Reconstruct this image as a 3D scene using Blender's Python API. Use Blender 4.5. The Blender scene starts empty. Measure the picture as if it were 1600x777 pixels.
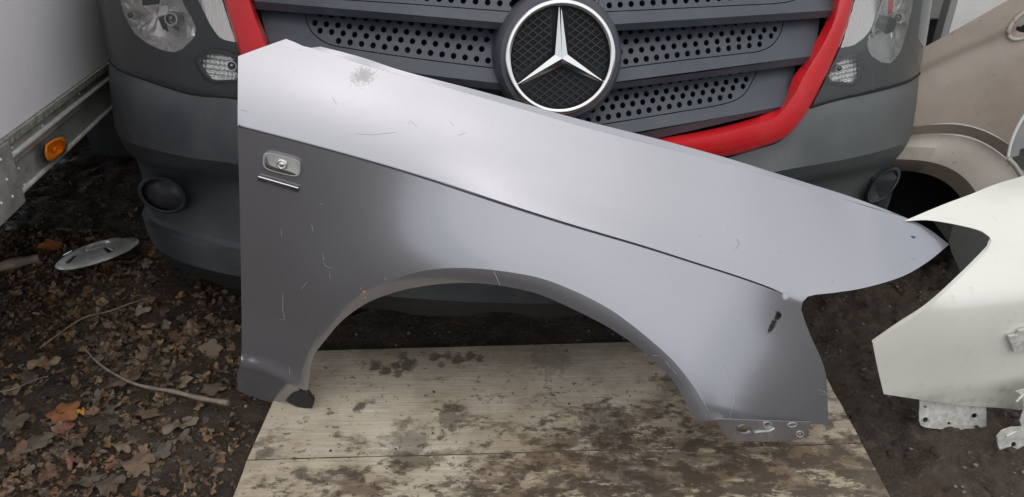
import bpy, bmesh, math, random
import numpy as np
from mathutils import Vector, Matrix, noise
from mathutils.geometry import delaunay_2d_cdt
random.seed(7)
rnd = random.random
R = math.radians
SC = bpy.context.scene
COL = SC.collection

# ------------------------------------------------------------------ camera, sky, sun, exposure
CAM_H, PITCH, FPX, PW, PH = 1.25, R(30), 1200.0, 1600.0, 777.0
cam = bpy.data.objects.new('camera', bpy.data.cameras.new('camera'))
COL.objects.link(cam)
cam.location = (0, 0, CAM_H)
cam.rotation_euler = (R(90) - PITCH, 0, 0)
cam.data.sensor_width = 36.0
cam.data.lens = 36.0 * FPX / PW
cam.data.clip_start = 0.02
cam.data.clip_end = 400
SC.camera = cam

SUN_EL, SUN_AZ = R(68), R(165)      # azimuth from +Y towards +X
w = bpy.data.worlds.new('World'); SC.world = w; w.use_nodes = True
nt = w.node_tree; nt.nodes.clear()
sky = nt.nodes.new('ShaderNodeTexSky'); sky.sky_type = 'NISHITA'; sky.sun_disc = False
sky.sun_elevation = SUN_EL; sky.sun_rotation = SUN_AZ
sky.air_density = 1.0; sky.dust_density = 3.0; sky.ozone_density = 1.0
hsv = nt.nodes.new('ShaderNodeHueSaturation'); hsv.inputs['Saturation'].default_value = 0.30
bg = nt.nodes.new('ShaderNodeBackground'); bg.inputs['Strength'].default_value = 0.15
wo = nt.nodes.new('ShaderNodeOutputWorld')
cl = nt.nodes.new('ShaderNodeMix'); cl.data_type = 'RGBA'; cl.inputs[0].default_value = .65; cl.inputs[7].default_value = (4.4, 4.65, 5.0, 1)   # even cloud layer
nt.links.new(sky.outputs[0], hsv.inputs['Color']); nt.links.new(hsv.outputs[0], cl.inputs[6]); nt.links.new(cl.outputs[2], bg.inputs[0]); nt.links.new(bg.outputs[0], wo.inputs[0])
sl = bpy.data.lights.new('sun', 'SUN'); sl.energy = 0.5; sl.angle = R(110); sl.color = (1, .96, .9)
sun = bpy.data.objects.new('sun', sl); COL.objects.link(sun)
sd = Vector((math.sin(SUN_AZ) * math.cos(SUN_EL), math.cos(SUN_AZ) * math.cos(SUN_EL), math.sin(SUN_EL)))
sun.rotation_euler = sd.to_track_quat('Z', 'Y').to_euler()
SC.view_settings.view_transform = 'Standard'; SC.view_settings.look = 'None'
SC.view_settings.gamma = 1.0; SC.view_settings.exposure = 0.65
SC.cycles.max_bounces = 6

# ------------------------------------------------------------------ helpers
CS, SN = math.cos(PITCH), math.sin(PITCH)
def ray(px, py):
    u = (px - PW / 2) / FPX; v = (py - PH / 2) / FPX
    return u, CS - SN * v, -SN - CS * v
def hit(px, py, S):
    """point of the surface y = S(x, z) seen at a spot of the photograph"""
    dx, dy, dz = ray(px, py)
    f = lambda t: t * dy - S(t * dx, CAM_H + t * dz)
    a, fa = 0.5, f(0.5); t = a
    while t < 6:
        t += 0.05
        if f(t) >= 0: break
    a, b = t - 0.05, t
    for _ in range(26):
        m = (a + b) / 2
        if f(m) < 0: a = m
        else: b = m
    t = (a + b) / 2
    return Vector((t * dx, t * dy, CAM_H + t * dz))
def hitz(px, py, z=0.0):
    dx, dy, dz = ray(px, py); t = (z - CAM_H) / dz
    return Vector((t * dx, t * dy, z))
def hitpy(px, py, Y):
    return hit(px, py, lambda x, z: Y)

def crv(pts, step=12.0):
    """smooth curve through 2-D points; a doubled point is a corner"""
    segs, cur = [], [pts[0]]
    for p in pts[1:]:
        if p == cur[-1]:
            segs.append(cur); cur = [p]
        else: cur.append(p)
    segs.append(cur)
    out = []
    for s in segs:
        if len(s) == 1: continue
        for i in range(len(s) - 1):
            p1, p2 = s[i], s[i + 1]
            p0 = s[i - 1] if i > 0 else p1
            p3 = s[i + 2] if i + 2 < len(s) else p2
            L = math.hypot(p2[0] - p1[0], p2[1] - p1[1]); n = max(1, int(L / step))
            L0 = max(1e-6, math.hypot(p1[0]-p0[0], p1[1]-p0[1])); L3 = max(1e-6, math.hypot(p3[0]-p2[0], p3[1]-p2[1]))
            m1 = [(p2[k] - p0[k]) * L / (L + (L0 if i > 0 else 0)) for k in (0, 1)]
            m2 = [(p3[k] - p1[k]) * L / (L + (L3 if i + 2 < len(s) else 0)) for k in (0, 1)]
            for j in range(n):
                t = j / n; t2 = t * t; t3 = t2 * t
                out.append(tuple((2*t3-3*t2+1)*p1[k] + (t3-2*t2+t)*m1[k] + (-2*t3+3*t2)*p2[k] + (t3-t2)*m2[k] for k in (0, 1)))
    out.append(tuple(pts[-1]))
    return out

def thicken(verts, faces, th):
    verts = [Vector(v) for v in verts]; nr = [Vector((0, 0, 0)) for _ in verts]; ec = {}
    for f in faces:
        a, b, c = verts[f[0]], verts[f[1]], verts[f[2]]; n = (b - a).cross(c - a)
        for k, i in enumerate(f):
            nr[i] += n; e = (i, f[(k + 1) % len(f)]); ec[e] = 1
    n0 = len(verts)
    back = [v - n.normalized() * th if n.length > 0 else v.copy() for v, n in zip(verts, nr)]
    fs = list(faces) + [tuple(i + n0 for i in f[::-1]) for f in faces]
    for (i, j) in ec:
        if (j, i) not in ec: fs.append((j, i, i + n0, j + n0))
    return verts + back, fs
def newobj(name, verts, faces, mat, parent=None, smooth=True, sharp=30, solid=0, kind=None, bevel=0):
    if solid: verts, faces = thicken(verts, faces, solid)
    me = bpy.data.meshes.new(name)
    me.from_pydata([tuple(v) for v in verts], [], faces)
    me.validate()
    if mat: me.materials.append(mat)
    if smooth:
        me.polygons.foreach_set('use_smooth', [True] * len(me.polygons))
        me.set_sharp_from_angle(angle=R(sharp))
    o = bpy.data.objects.new(name, me); COL.objects.link(o)
    if parent is not None:
        o.parent = parent
        if parent.parent is None: o.matrix_parent_inverse = Matrix.Translation(-Vector(parent.location))
    if bevel:
        m = o.modifiers.new('edges', 'BEVEL'); m.width = bevel; m.segments = 2; m.limit_method = 'ANGLE'
    if kind: o['kind'] = kind
    return o
def parent_loc(p):
    v = Vector(p.location)
    while p.parent: p = p.parent; v = v + Vector(p.location)
    return v
def tag(o, label=None, cat=None, group=None, kind=None):
    if label: o['label'] = label
    if cat: o['category'] = cat
    if group: o['group'] = group
    if kind: o['kind'] = kind
    return o
def thing(name, loc, label, cat, group=None):
    o = bpy.data.objects.new(name, None); COL.objects.link(o)
    o.location = loc; o.empty_display_size = .1
    return tag(o, label, cat, group)

class MB:
    def __init__(s): s.v = []; s.f = []
    def add(s, vs, fs):
        n = len(s.v); s.v += [Vector(v) for v in vs]; s.f += [tuple(i + n for i in f) for f in fs]
    def box(s, c, d, M=None):
        c = Vector(c); vs = []
        for k in range(8):
            p = Vector(((k & 1) - .5, ((k >> 1) & 1) - .5, ((k >> 2) & 1) - .5))
            p = Vector((p.x * d[0], p.y * d[1], p.z * d[2]))
            vs.append((M @ p if M else p) + c)
        s.add(vs, [(0, 2, 3, 1), (4, 5, 7, 6), (0, 1, 5, 4), (2, 6, 7, 3), (0, 4, 6, 2), (1, 3, 7, 5)])
    def loft(s, rows, closed=False, flip=False):
        n = len(rows[0]); fs = []
        for i in range(len(rows) - 1):
            for j in range(n if closed else n - 1):
                a, b = i * n + j, i * n + (j + 1) % n
                f = (a, b, b + n, a + n)
                fs.append(f[::-1] if flip else f)
        s.add([p for r in rows for p in r], fs)
    def tube(s, path, r, n=8, closed=False, flat=1.0, cap=True):
        path = [Vector(p) for p in path]; m = len(path); rows = []
        for i, p in enumerate(path):
            t = (path[(i + 1) % m] - path[i - 1]) if closed else (path[min(i + 1, m - 1)] - path[max(i - 1, 0)])
            t.normalize(); a = t.cross(Vector((0, 0, 1)) if abs(t.z) < .9 else Vector((0, 1, 0))).normalized(); b = t.cross(a)
            rr = r(i / max(1, m - 1)) if callable(r) else r
            rows.append([p + a * math.cos(k * 2 * math.pi / n) * rr + b * math.sin(k * 2 * math.pi / n) * rr * flat for k in range(n)])
        if closed: rows.append(rows[0])
        base = len(s.v); s.loft(rows, closed=True)
        if cap and not closed:
            s.f.append(tuple(base + k for k in range(n))[::-1]); s.f.append(tuple(base + (m - 1) * n + k for k in range(n)))
    def lathe(s, prof, M, n=48, cap=True):
        """prof: (radius, height); M: 4x4 with local z as the axis"""
        rows = [[M @ Vector((r * math.cos(k * 2 * math.pi / n), r * math.sin(k * 2 * math.pi / n), h)) for k in range(n)] for r, h in prof]
        s.loft(rows, closed=True)
    def build(s, name, mat, parent=None, **k): return newobj(name, s.v, s.f, mat, parent, **k)

def patch(outline, S, res, holes=(), lines=(), interior=True):
    """triangulated piece of the surface y=S(x,z) inside an (x,z) outline"""
    vs, es = [], []
    def loop(pts, closed=True):
        n = len(vs); vs.extend([Vector(p) for p in pts]); m = len(pts)
        es.extend([(n + i, n + (i + 1) % m) for i in range(m if closed else m - 1)])
    loop(outline)
    for h in holes: loop(h)
    for l in lines: loop(l, False)
    if interior:
        P = np.array([tuple(v) for v in vs]); E = np.array(es)
        x0, z0 = P[:, 0].min(), P[:, 1].min(); x1, z1 = P[:, 0].max(), P[:, 1].max()
        A, B = P[E[:, 0]], P[E[:, 1]]; D = B - A; LL = (D ** 2).sum(1) + 1e-12
        nx, nz = int((x1 - x0) / res) + 1, int((z1 - z0) / (res * .866)) + 1
        for j in range(nz + 1):
            for i in range(nx + 1):
                p = np.array((x0 + (i + .5 * (j & 1)) * res, z0 + j * res * .866))
                t = np.clip(((p - A) * D).sum(1) / LL, 0, 1)
                if (((A + D * t[:, None] - p) ** 2).sum(1)).min() > (.5 * res) ** 2: vs.append(Vector(p))
    ov, oe, of, *_ = delaunay_2d_cdt(vs, es, [], 0, 1e-6)
    P = np.array([tuple(p) for p in ov]); T = np.array([tuple(f)[:3] for f in of]); C = P[T].mean(1)
    def inside(poly):
        q = np.array([tuple(p) for p in poly]); r = np.roll(q, -1, 0); res_ = np.zeros(len(C), bool)
        for (ax, ay), (bx, by) in zip(q, r):
            if ay == by: continue
            m = ((ay > C[:, 1]) != (by > C[:, 1])); res_ ^= m & (C[:, 0] < (bx - ax) * (C[:, 1] - ay) / (by - ay) + ax)
        return res_
    keep = inside(outline)
    for h in holes: keep &= ~inside(h)
    ar = (P[T[:, 1], 0] - P[T[:, 0], 0]) * (P[T[:, 2], 1] - P[T[:, 0], 1]) - (P[T[:, 2], 0] - P[T[:, 0], 0]) * (P[T[:, 1], 1] - P[T[:, 0], 1])
    keep &= np.abs(ar) > 1e-10
    T = T[keep]; used = np.unique(T); idx = -np.ones(len(P), int); idx[used] = np.arange(len(used))
    return [Vector((P[i, 0], S(P[i, 0], P[i, 1]), P[i, 1])) for i in used], [tuple(int(q) for q in f) for f in idx[T]]
def xz(pts, S): return [(p.x, p.z) for p in (hit(x, y, S) for x, y in pts)]
def pxpatch(name, pts, S, res, mat, parent, step=12, holes=(), lines=(), **k):
    v, f = patch(xz(crv(pts + [pts[0]], step)[:-1], S), S, res, [xz(crv(h + [h[0]], step)[:-1], S) for h in holes], [xz(crv(l, step), S) for l in lines])
    return newobj(name, v, f, mat, parent, **k)
def ell(cx, cy, rx, ry, rot=0, n=28):
    c, s_ = math.cos(R(rot)), math.sin(R(rot))
    return [(cx + rx * math.cos(a) * c - ry * math.sin(a) * s_, cy + rx * math.cos(a) * s_ + ry * math.sin(a) * c) for a in [2 * math.pi * i / n for i in range(n)]]
def rings(px_rings, S):
    """rows for a loft from [(pixel loop, offset from S)]"""
    return [[hit(x, y, lambda a, b, p=p: S(a, b) + p) for x, y in lp] for lp, p in px_rings]
def shrink(poly, k, c=None):
    if c is None: c = (sum(p[0] for p in poly) / len(poly), sum(p[1] for p in poly) / len(poly))
    return [(c[0] + (p[0] - c[0]) * k, c[1] + (p[1] - c[1]) * k) for p in poly]
def sm(a, b, x):
    t = min(1, max(0, (x - a) / (b - a))); return t * t * (3 - 2 * t)
def interp(x, xs, ys):
    return float(np.interp(x, xs, ys))

# ------------------------------------------------------------------ materials
def mat(name, col, rough=.5, metal=0, coat=0, coat_rough=.05, bump=0, bscale=40, var=0, vscale=6, spec=.5, col2=None, rvar=0, trans=0, ior=1.45, coords='Object', detail=5):
    m = bpy.data.materials.new(name); m.use_nodes = True; t = m.node_tree; N, L = t.nodes, t.links
    b = N['Principled BSDF']
    b.inputs['Base Color'].default_value = (*col, 1); b.inputs['Roughness'].default_value = rough
    b.inputs['Metallic'].default_value = metal; b.inputs['Coat Weight'].default_value = coat; b.inputs['Coat Roughness'].default_value = coat_rough
    b.inputs['Specular IOR Level'].default_value = spec; b.inputs['IOR'].default_value = ior
    b.inputs['Transmission Weight'].default_value = trans
    tc = N.new('ShaderNodeTexCoord')
    if var or col2 or rvar:
        nz = N.new('ShaderNodeTexNoise'); nz.inputs['Scale'].default_value = vscale; nz.inputs['Detail'].default_value = detail; nz.inputs['Roughness'].default_value = .6
        L.new(tc.outputs[coords], nz.inputs['Vector'])
        mr = N.new('ShaderNodeMapRange'); mr.inputs[1].default_value = .35; mr.inputs[2].default_value = .65
        L.new(nz.outputs[0], mr.inputs[0])
        if var or col2:
            mx = N.new('ShaderNodeMix'); mx.data_type = 'RGBA'
            c2 = col2 or tuple(min(1, c * (1 + var)) for c in col); c1 = col if col2 else tuple(c * (1 - var) for c in col)
            mx.inputs[6].default_value = (*c1, 1); mx.inputs[7].default_value = (*c2, 1)
            L.new(mr.outputs[0], mx.inputs[0]); L.new(mx.outputs[2], b.inputs['Base Color'])
        if rvar:
            m2 = N.new('ShaderNodeMapRange'); m2.inputs[1].default_value = .3; m2.inputs[2].default_value = .7
            m2.inputs[3].default_value = max(.02, rough - rvar); m2.inputs[4].default_value = rough + rvar
            L.new(nz.outputs[0], m2.inputs[0]); L.new(m2.outputs[0], b.inputs['Roughness'])
    if bump:
        n2 = N.new('ShaderNodeTexNoise'); n2.inputs['Scale'].default_value = bscale; n2.inputs['Detail'].default_value = 6
        L.new(tc.outputs[coords], n2.inputs['Vector'])
        bp = N.new('ShaderNodeBump'); bp.inputs['Strength'].default_value = bump; bp.inputs['Distance'].default_value = .01
        L.new(n2.outputs[0], bp.inputs['Height']); L.new(bp.outputs[0], b.inputs['Normal'])
    return m
def node_spot(t, tc, centre, rad, nscale=60, thr=.5, stretch=(1, 1, 1), rotz=None, soft=.06, amt=1):
    """mask: noisy blot around a point of the object (a stain with a shape of its own)"""
    N, L = t.nodes, t.links
    mp = N.new('ShaderNodeMapping'); mp.inputs['Location'].default_value = [-c for c in centre]
    s2 = N.new('ShaderNodeVectorMath'); s2.operation = 'MULTIPLY'; s2.inputs[1].default_value = stretch
    L.new(tc.outputs['Object'], mp.inputs['Vector'])
    src = mp.outputs[0]
    if rotz is not None:
        vr = N.new('ShaderNodeVectorRotate'); vr.rotation_type = 'Y_AXIS'; vr.inputs['Angle'].default_value = rotz
        L.new(src, vr.inputs['Vector']); src = vr.outputs[0]
    L.new(src, s2.inputs[0])
    ln = N.new('ShaderNodeVectorMath'); ln.operation = 'LENGTH'; L.new(s2.outputs[0], ln.inputs[0])
    mr = N.new('ShaderNodeMapRange'); mr.inputs[1].default_value = rad; mr.inputs[2].default_value = 0; L.new(ln.outputs['Value'], mr.inputs[0])
    nz = N.new('ShaderNodeTexNoise'); nz.inputs['Scale'].default_value = nscale; nz.inputs['Detail'].default_value = 6; nz.inputs['Roughness'].default_value = .7
    L.new(tc.outputs['Object'], nz.inputs['Vector'])
    ad = N.new('ShaderNodeMath'); ad.operation = 'MULTIPLY_ADD'; ad.inputs[1].default_value = .6; L.new(mr.outputs[0], ad.inputs[0]); L.new(nz.outputs[0], ad.inputs[2])
    m3 = N.new('ShaderNodeMapRange'); m3.inputs[1].default_value = thr + .3; m3.inputs[2].default_value = thr + .30 + soft; m3.inputs[4].default_value = amt; L.new(ad.outputs[0], m3.inputs[0])
    m4 = N.new('ShaderNodeMath'); m4.operation = 'MULTIPLY'; L.new(m3.outputs[0], m4.inputs[0])
    st = N.new('ShaderNodeMath'); st.operation = 'GREATER_THAN'; st.inputs[1].default_value = .02; L.new(mr.outputs[0], st.inputs[0]); L.new(st.outputs[0], m4.inputs[1])
    return m4.outputs[0]
def mixcol(t, fac, a, colb):
    N, L = t.nodes, t.links
    mx = N.new('ShaderNodeMix'); mx.data_type = 'RGBA'
    if isinstance(a, tuple): mx.inputs[6].default_value = (*a, 1)
    else: L.new(a, mx.inputs[6])
    if isinstance(colb, tuple): mx.inputs[7].default_value = (*colb, 1)
    else: L.new(colb, mx.inputs[7])
    if isinstance(fac, (int, float)): mx.inputs[0].default_value = fac
    else: L.new(fac, mx.inputs[0])
    return mx.outputs[2]

M = {}
M['bumper'] = mat('weathered_plastic', (.026, .031, .037), rough=.5, bump=.15, bscale=420, col2=(.060, .067, .070), vscale=2.6, rvar=.08, spec=.5)
M['grille'] = mat('grille_plastic', (.043, .050, .061), rough=.42, bump=.05, bscale=700, var=.12, vscale=9, rvar=.05)
M['fog'] = mat('fog_cover_plastic', (.035, .038, .042), rough=.38, var=.3, vscale=20, bump=.05, bscale=300)
M['black'] = mat('black_plastic', (.012, .013, .015), rough=.55, var=.2)
M['void'] = mat('dark_cavity', (.006, .006, .007), rough=.9)
M['red'] = mat('red_paint', (.58, .010, .016), rough=.38, coat=.7, coat_rough=.08, var=.06, vscale=12, rvar=.06)
M['chrome'] = mat('chrome', (.64, .63, .61), rough=.09, metal=1, rvar=.05, vscale=30)
M['reflector'] = mat('silvered_reflector', (.92, .92, .89), rough=.16, metal=.6, bump=.3, bscale=60, rvar=.08, vscale=30)
M['white_ribs'] = mat('clear_white_lens', (.93, .93, .90), rough=.25, coat=.5)
M['lamp_housing'] = mat('headlamp_housing', (.032, .036, .038), rough=.35, var=.15, vscale=15)
M['tyre'] = mat('tyre_rubber', (.018, .018, .019), rough=.8, bump=.2, bscale=90)
M['steel'] = mat('wheel_steel', (.35, .35, .35), rough=.45, metal=.8, var=.1)
M['trailer'] = mat('trailer_wall', (.74, .71, .72), rough=.33, var=.03, vscale=3, bump=.05, bscale=25, rvar=.05)
M['alu'] = mat('dull_aluminium', (.30, .29, .265), rough=.5, metal=.25, bump=.12, bscale=90, var=.18, vscale=14, rvar=.12)
M['alu_edge'] = mat('worn_aluminium', (.55, .54, .50), rough=.4, metal=.3, var=.15, vscale=30)
M['mossy'] = mat('grimy_seal', (.13, .13, .10), rough=.8, bump=.3, bscale=150, col2=(.28, .28, .24), vscale=60)
M['amber'] = mat('amber_lens', (.80, .22, .01), rough=.12, coat=1, bump=.35, bscale=60, spec=.7)
M['beige'] = mat('beige_paint', (.335, .275, .225), rough=.42, coat=.35, coat_rough=.2, var=.05, vscale=5, bump=.02, bscale=200)
M['beige_flare'] = mat('faded_beige', (.40, .36, .305), rough=.5, var=.08, vscale=9, bump=.05, bscale=200)
M['olive'] = mat('dark_liner', (.075, .078, .07), rough=.7, var=.15)
M['white_panel'] = mat('white_sheet', (.62, .61, .57), rough=.5, col2=(.70, .69, .65), vscale=8)
M['grey_panel'] = mat('grey_painted_sheet', (.26, .26, .25), rough=.55, var=.1)
M['dirty_metal'] = mat('bare_dirty_metal', (.62, .61, .57), rough=.5, bump=.2, bscale=100, col2=(.42, .40, .34), vscale=70, metal=.2)
M['hubcap'] = mat('silver_trim_paint', (.80, .80, .76), rough=.38, metal=.3, col2=(.30, .29, .26), vscale=9, rvar=.1)
M['wood_side'] = mat('wood_edge', (.15, .115, .075), rough=.8, var=.2, vscale=30)
M['twig'] = mat('grey_twig', (.17, .135, .10), rough=.8, var=.35, vscale=30, bump=.3, bscale=200)
M['scratch'] = mat('scratch_primer', (.62, .60, .58), rough=.6)
M['chip'] = mat('rust_chip', (.40, .22, .14), rough=.7, var=.5, vscale=300)
M['paint_mark'] = mat('light_scratch', (.42, .41, .42), rough=.5)
M['badge_mesh'] = mat('badge_mesh_plastic', (.03, .03, .036), rough=.45)
M['badge_dark'] = mat('badge_dark', (.04, .04, .045), rough=.3)

def dust(key, col=(.20, .18, .15), amt=.35, scale=8, speck=.5, sscale=160):
    m = M[key]; t = m.node_tree; N, L = t.nodes, t.links; b = N['Principled BSDF']; tc = N['Texture Coordinate']
    bi = b.inputs['Base Color']; src = bi.links[0].from_socket if bi.links else tuple(bi.default_value)[:3]
    n = N.new('ShaderNodeTexNoise'); n.inputs['Scale'].default_value = scale; n.inputs['Detail'].default_value = 10; n.inputs['Roughness'].default_value = .72; L.new(tc.outputs['Object'], n.inputs['Vector'])
    r = N.new('ShaderNodeMapRange'); r.inputs[1].default_value = .48; r.inputs[2].default_value = .74; r.inputs[4].default_value = amt; L.new(n.outputs[0], r.inputs[0])
    c = mixcol(t, r.outputs[0], src, col)
    n2 = N.new('ShaderNodeTexNoise'); n2.inputs['Scale'].default_value = sscale; n2.inputs['Detail'].default_value = 3; L.new(tc.outputs['Object'], n2.inputs['Vector'])
    r2 = N.new('ShaderNodeMapRange'); r2.inputs[1].default_value = .66; r2.inputs[2].default_value = .74; r2.inputs[4].default_value = speck; L.new(n2.outputs[0], r2.inputs[0])
    c = mixcol(t, r2.outputs[0], c, col); L.new(c, bi)
def bleach():
    m = M['bumper']; t = m.node_tree; N, L = t.nodes, t.links; b = N['Principled BSDF']; tc = N['Texture Coordinate']; src = b.inputs['Base Color'].links[0].from_socket
    sp = N.new('ShaderNodeSeparateXYZ'); L.new(tc.outputs['Object'], sp.inputs[0])
    n = N.new('ShaderNodeTexNoise'); n.inputs['Scale'].default_value = 5; n.inputs['Detail'].default_value = 5; L.new(tc.outputs['Object'], n.inputs['Vector'])
    a = N.new('ShaderNodeMath'); a.operation = 'MULTIPLY_ADD'; a.inputs[1].default_value = .6; L.new(n.outputs[0], a.inputs[0]); L.new(sp.outputs['X'], a.inputs[2])
    r = N.new('ShaderNodeMapRange'); r.inputs[1].default_value = .65; r.inputs[2].default_value = 1.15; r.inputs[4].default_value = .9; L.new(a.outputs[0], r.inputs[0])
    L.new(mixcol(t, r.outputs[0], src, (.085, .092, .088)), b.inputs['Base Color'])
bleach()
dust('bumper', (.14, .13, .115), .22, 9, .35, 130); dust('grille', (.14, .135, .125), .25, 10, .3, 200); dust('red', (.42, .12, .10), .18, 14, .5, 220)
dust('beige', (.16, .13, .10), .35, 9, .6, 70); dust('beige_flare', (.18, .15, .11), .55, 7, .6, 80); dust('trailer', (.42, .40, .38), .20, 3, .4, 60)
dust('alu', (.11, .10, .085), .7, 12, .5, 120); dust('lamp_housing', (.14, .14, .13), .15, 12, .3, 150); dust('hubcap', (.10, .085, .065), .7, 12, .6, 120)
def glass_mat(name, haze):
    m = bpy.data.materials.new(name); m.use_nodes = True; t = m.node_tree; t.nodes.clear()
    o = t.nodes.new('ShaderNodeOutputMaterial'); mx = t.nodes.new('ShaderNodeMixShader'); tr = t.nodes.new('ShaderNodeBsdfTransparent')
    tr.inputs[0].default_value = (.97, .98, .98, 1)
    gl = t.nodes.new('ShaderNodeBsdfGlossy'); gl.inputs['Roughness'].default_value = .05
    fr = t.nodes.new('ShaderNodeFresnel'); fr.inputs[0].default_value = 1.5
    t.links.new(fr.outputs[0], mx.inputs[0]); t.links.new(tr.outputs[0], mx.inputs[1]); t.links.new(gl.outputs[0], mx.inputs[2]); df = t.nodes.new('ShaderNodeBsdfDiffuse'); df.inputs[0].default_value = (.5, .53, .52, 1); m2 = t.nodes.new('ShaderNodeMixShader'); m2.inputs[0].default_value = haze
    t.links.new(mx.outputs[0], m2.inputs[1]); t.links.new(df.outputs[0], m2.inputs[2]); t.links.new(m2.outputs[0], o.inputs[0])
    return m
M['glass'] = glass_mat('clear_cover', .02); M['hazy_glass'] = glass_mat('hazy_cover', .09)

def ground_mat():
    m = bpy.data.materials.new('wet_mud'); m.use_nodes = True; t = m.node_tree; N, L = t.nodes, t.links; b = N['Principled BSDF']
    tc = N.new('ShaderNodeTexCoord')
    def nz(s, d=6, r=.6):
        n = N.new('ShaderNodeTexNoise'); n.inputs['Scale'].default_value = s; n.inputs['Detail'].default_value = d; n.inputs['Roughness'].default_value = r
        L.new(tc.outputs['Object'], n.inputs['Vector']); return n.outputs[0]
    def mr(s, a, b_, c=0, d=1):
        n = N.new('ShaderNodeMapRange'); n.inputs[1].default_value = a; n.inputs[2].default_value = b_; n.inputs[3].default_value = c; n.inputs[4].default_value = d
        L.new(s, n.inputs[0]); return n.outputs[0]
    c = mixcol(t, mr(nz(5), .35, .65), (.040, .028, .019), (.085, .057, .037))
    c = mixcol(t, mr(nz(45, 8, .75), .52, .66), c, (.115, .082, .054))
    c = mixcol(t, mr(nz(160, 4, .7), .60, .68), c, (.17, .145, .12))
    c = mixcol(t, mr(nz(22, 8, .7), .58, .70), c, (.018, .013, .010))
    L.new(c, b.inputs['Base Color'])
    L.new(mr(nz(14, 6), .38, .60, .18, .75), b.inputs['Roughness'])
    bp = N.new('ShaderNodeBump'); bp.inputs['Strength'].default_value = 1; bp.inputs['Distance'].default_value = .02
    L.new(nz(60, 10, .75), bp.inputs['Height']); L.new(bp.outputs[0], b.inputs['Normal'])
    return m
M['ground'] = ground_mat()

def wood_mat():
    m = bpy.data.materials.new('muddy_plywood'); m.use_nodes = True; t = m.node_tree; N, L = t.nodes, t.links; b = N['Principled BSDF']
    tc = N.new('ShaderNodeTexCoord')
    def nz(s, d=6, r=.6, sc=(1, 1, 1)):
        mp = N.new('ShaderNodeMapping'); mp.inputs['Scale'].default_value = sc; mp.inputs['Rotation'].default_value = (0, 0, R(-2)); L.new(tc.outputs['Object'], mp.inputs['Vector'])
        n = N.new('ShaderNodeTexNoise'); n.inputs['Scale'].default_value = s; n.inputs['Detail'].default_value = d; n.inputs['Roughness'].default_value = r
        L.new(mp.outputs[0], n.inputs['Vector']); return n.outputs[0]
    def mr(s, a, b_, c=0, d=1):
        n = N.new('ShaderNodeMapRange'); n.inputs[1].default_value = a; n.inputs[2].default_value = b_; n.inputs[3].default_value = c; n.inputs[4].default_value = d
        L.new(s, n.inputs[0]); return n.outputs[0]
    def add(a, b_, k=1):
        n = N.new('ShaderNodeMath'); n.operation = 'MULTIPLY_ADD'; n.inputs[1].default_value = k; L.new(b_, n.inputs[0]); L.new(a, n.inputs[2]); return n.outputs[0]
    grain = nz(6, 8, .7, (1, 22, 1)); c = mixcol(t, mr(grain, .35, .65), (.43, .365, .275), (.62, .55, .44))
    fine = nz(16, 4, .6, (1, 40, 1)); c = mixcol(t, mr(fine, .60, .72, 0, .8), c, (.25, .195, .125))
    c = mixcol(t, mr(nz(2.6, 6), .40, .68, 0, .65), c, (.29, .225, .15))
    sep = N.new('ShaderNodeSeparateXYZ'); L.new(tc.outputs['Object'], sep.inputs[0])
    # mud is thicker towards the near and right side of the board, where people walked
    gy = mr(sep.outputs['Y'], 1.55, 1.15, -.095, .070); gx = mr(sep.outputs['X'], -.60, .20, -.085, .035)
    film = add(add(nz(2.4, 9, .62), gy, .8), gx, 1.1)
    c = mixcol(t, mr(film, .42, .62, 0, .60), c, (.155, .102, .055))
    mud = add(add(nz(8, 12, .74, (1, 1.9, 1)), gy), gx)
    c = mixcol(t, mr(mud, .505, .585, 0, .75), c, (.105, .070, .042))
    mud2 = add(add(nz(19, 10, .74, (1, 1.5, 1)), gy), gx)
    c = mixcol(t, mr(mud2, .545, .60, 0, .8), c, (.052, .036, .024))
    # pale scuffs where boots and tyres wiped the mud away
    sc_ = nz(11, 10, .78, (1.0, 2.6, 1)); c = mixcol(t, mr(sc_, .555, .60, 0, .65), c, (.46, .39, .275))
    sp = nz(70, 5, .6); c = mixcol(t, mr(sp, .64, .70, 0, .85), c, (.055, .038, .024))
    sp = nz(27, 7, .68, (1, 1.7, 1)); c = mixcol(t, mr(sp, .612, .645, 0, .75), c, (.075, .052, .034))
    c = mixcol(t, mr(add(sep.outputs['Y'], nz(6, 8, .7), .5), 1.72, 1.95, 0, .75), c, (.13, .105, .08))  # shade along the back edge put into the wood colour
    # darker prints and puddled dirt
    for (px, py, rr, kk) in ((588, 572, .020, .8), (602, 580, .018, .8), (618, 572, .016, .8), (636, 570, .026, .8), (622, 584, .015, .7), (628, 556, .018, .6), (680, 558, .018, .7), (700, 556, .016, .7), (716, 562, .020, .75), (735, 556, .018, .75), (750, 560, .014, .7), (690, 570, .012, .6), (562, 636, .018, .8), (705, 655, .040, .6), (940, 662, .07, .6), (1000, 740, .06, .5), (470, 738, .02, .6), (413, 708, .02, .6), (1060, 600, .05, .5), (860, 560, .06, .4), (1190, 640, .06, .45), (640, 690, .05, .5)):
        p = hitz(px, py, .02)
        c = mixcol(t, node_spot(t, tc, p, rr * 1.6, 60, .42, (1, .8, 1), soft=.16, amt=kk), c, (.045, .034, .024))
    L.new(c, b.inputs['Base Color'])
    L.new(mr(mud, .48, .60, .8, .42), b.inputs['Roughness'])
    bp = N.new('ShaderNodeBump'); bp.inputs['Strength'].default_value = .35; bp.inputs['Distance'].default_value = .004
    L.new(add(mud2, grain, .7), bp.inputs['Height']); L.new(bp.outputs[0], b.inputs['Normal'])
    return m
M['wood'] = wood_mat()

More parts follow.
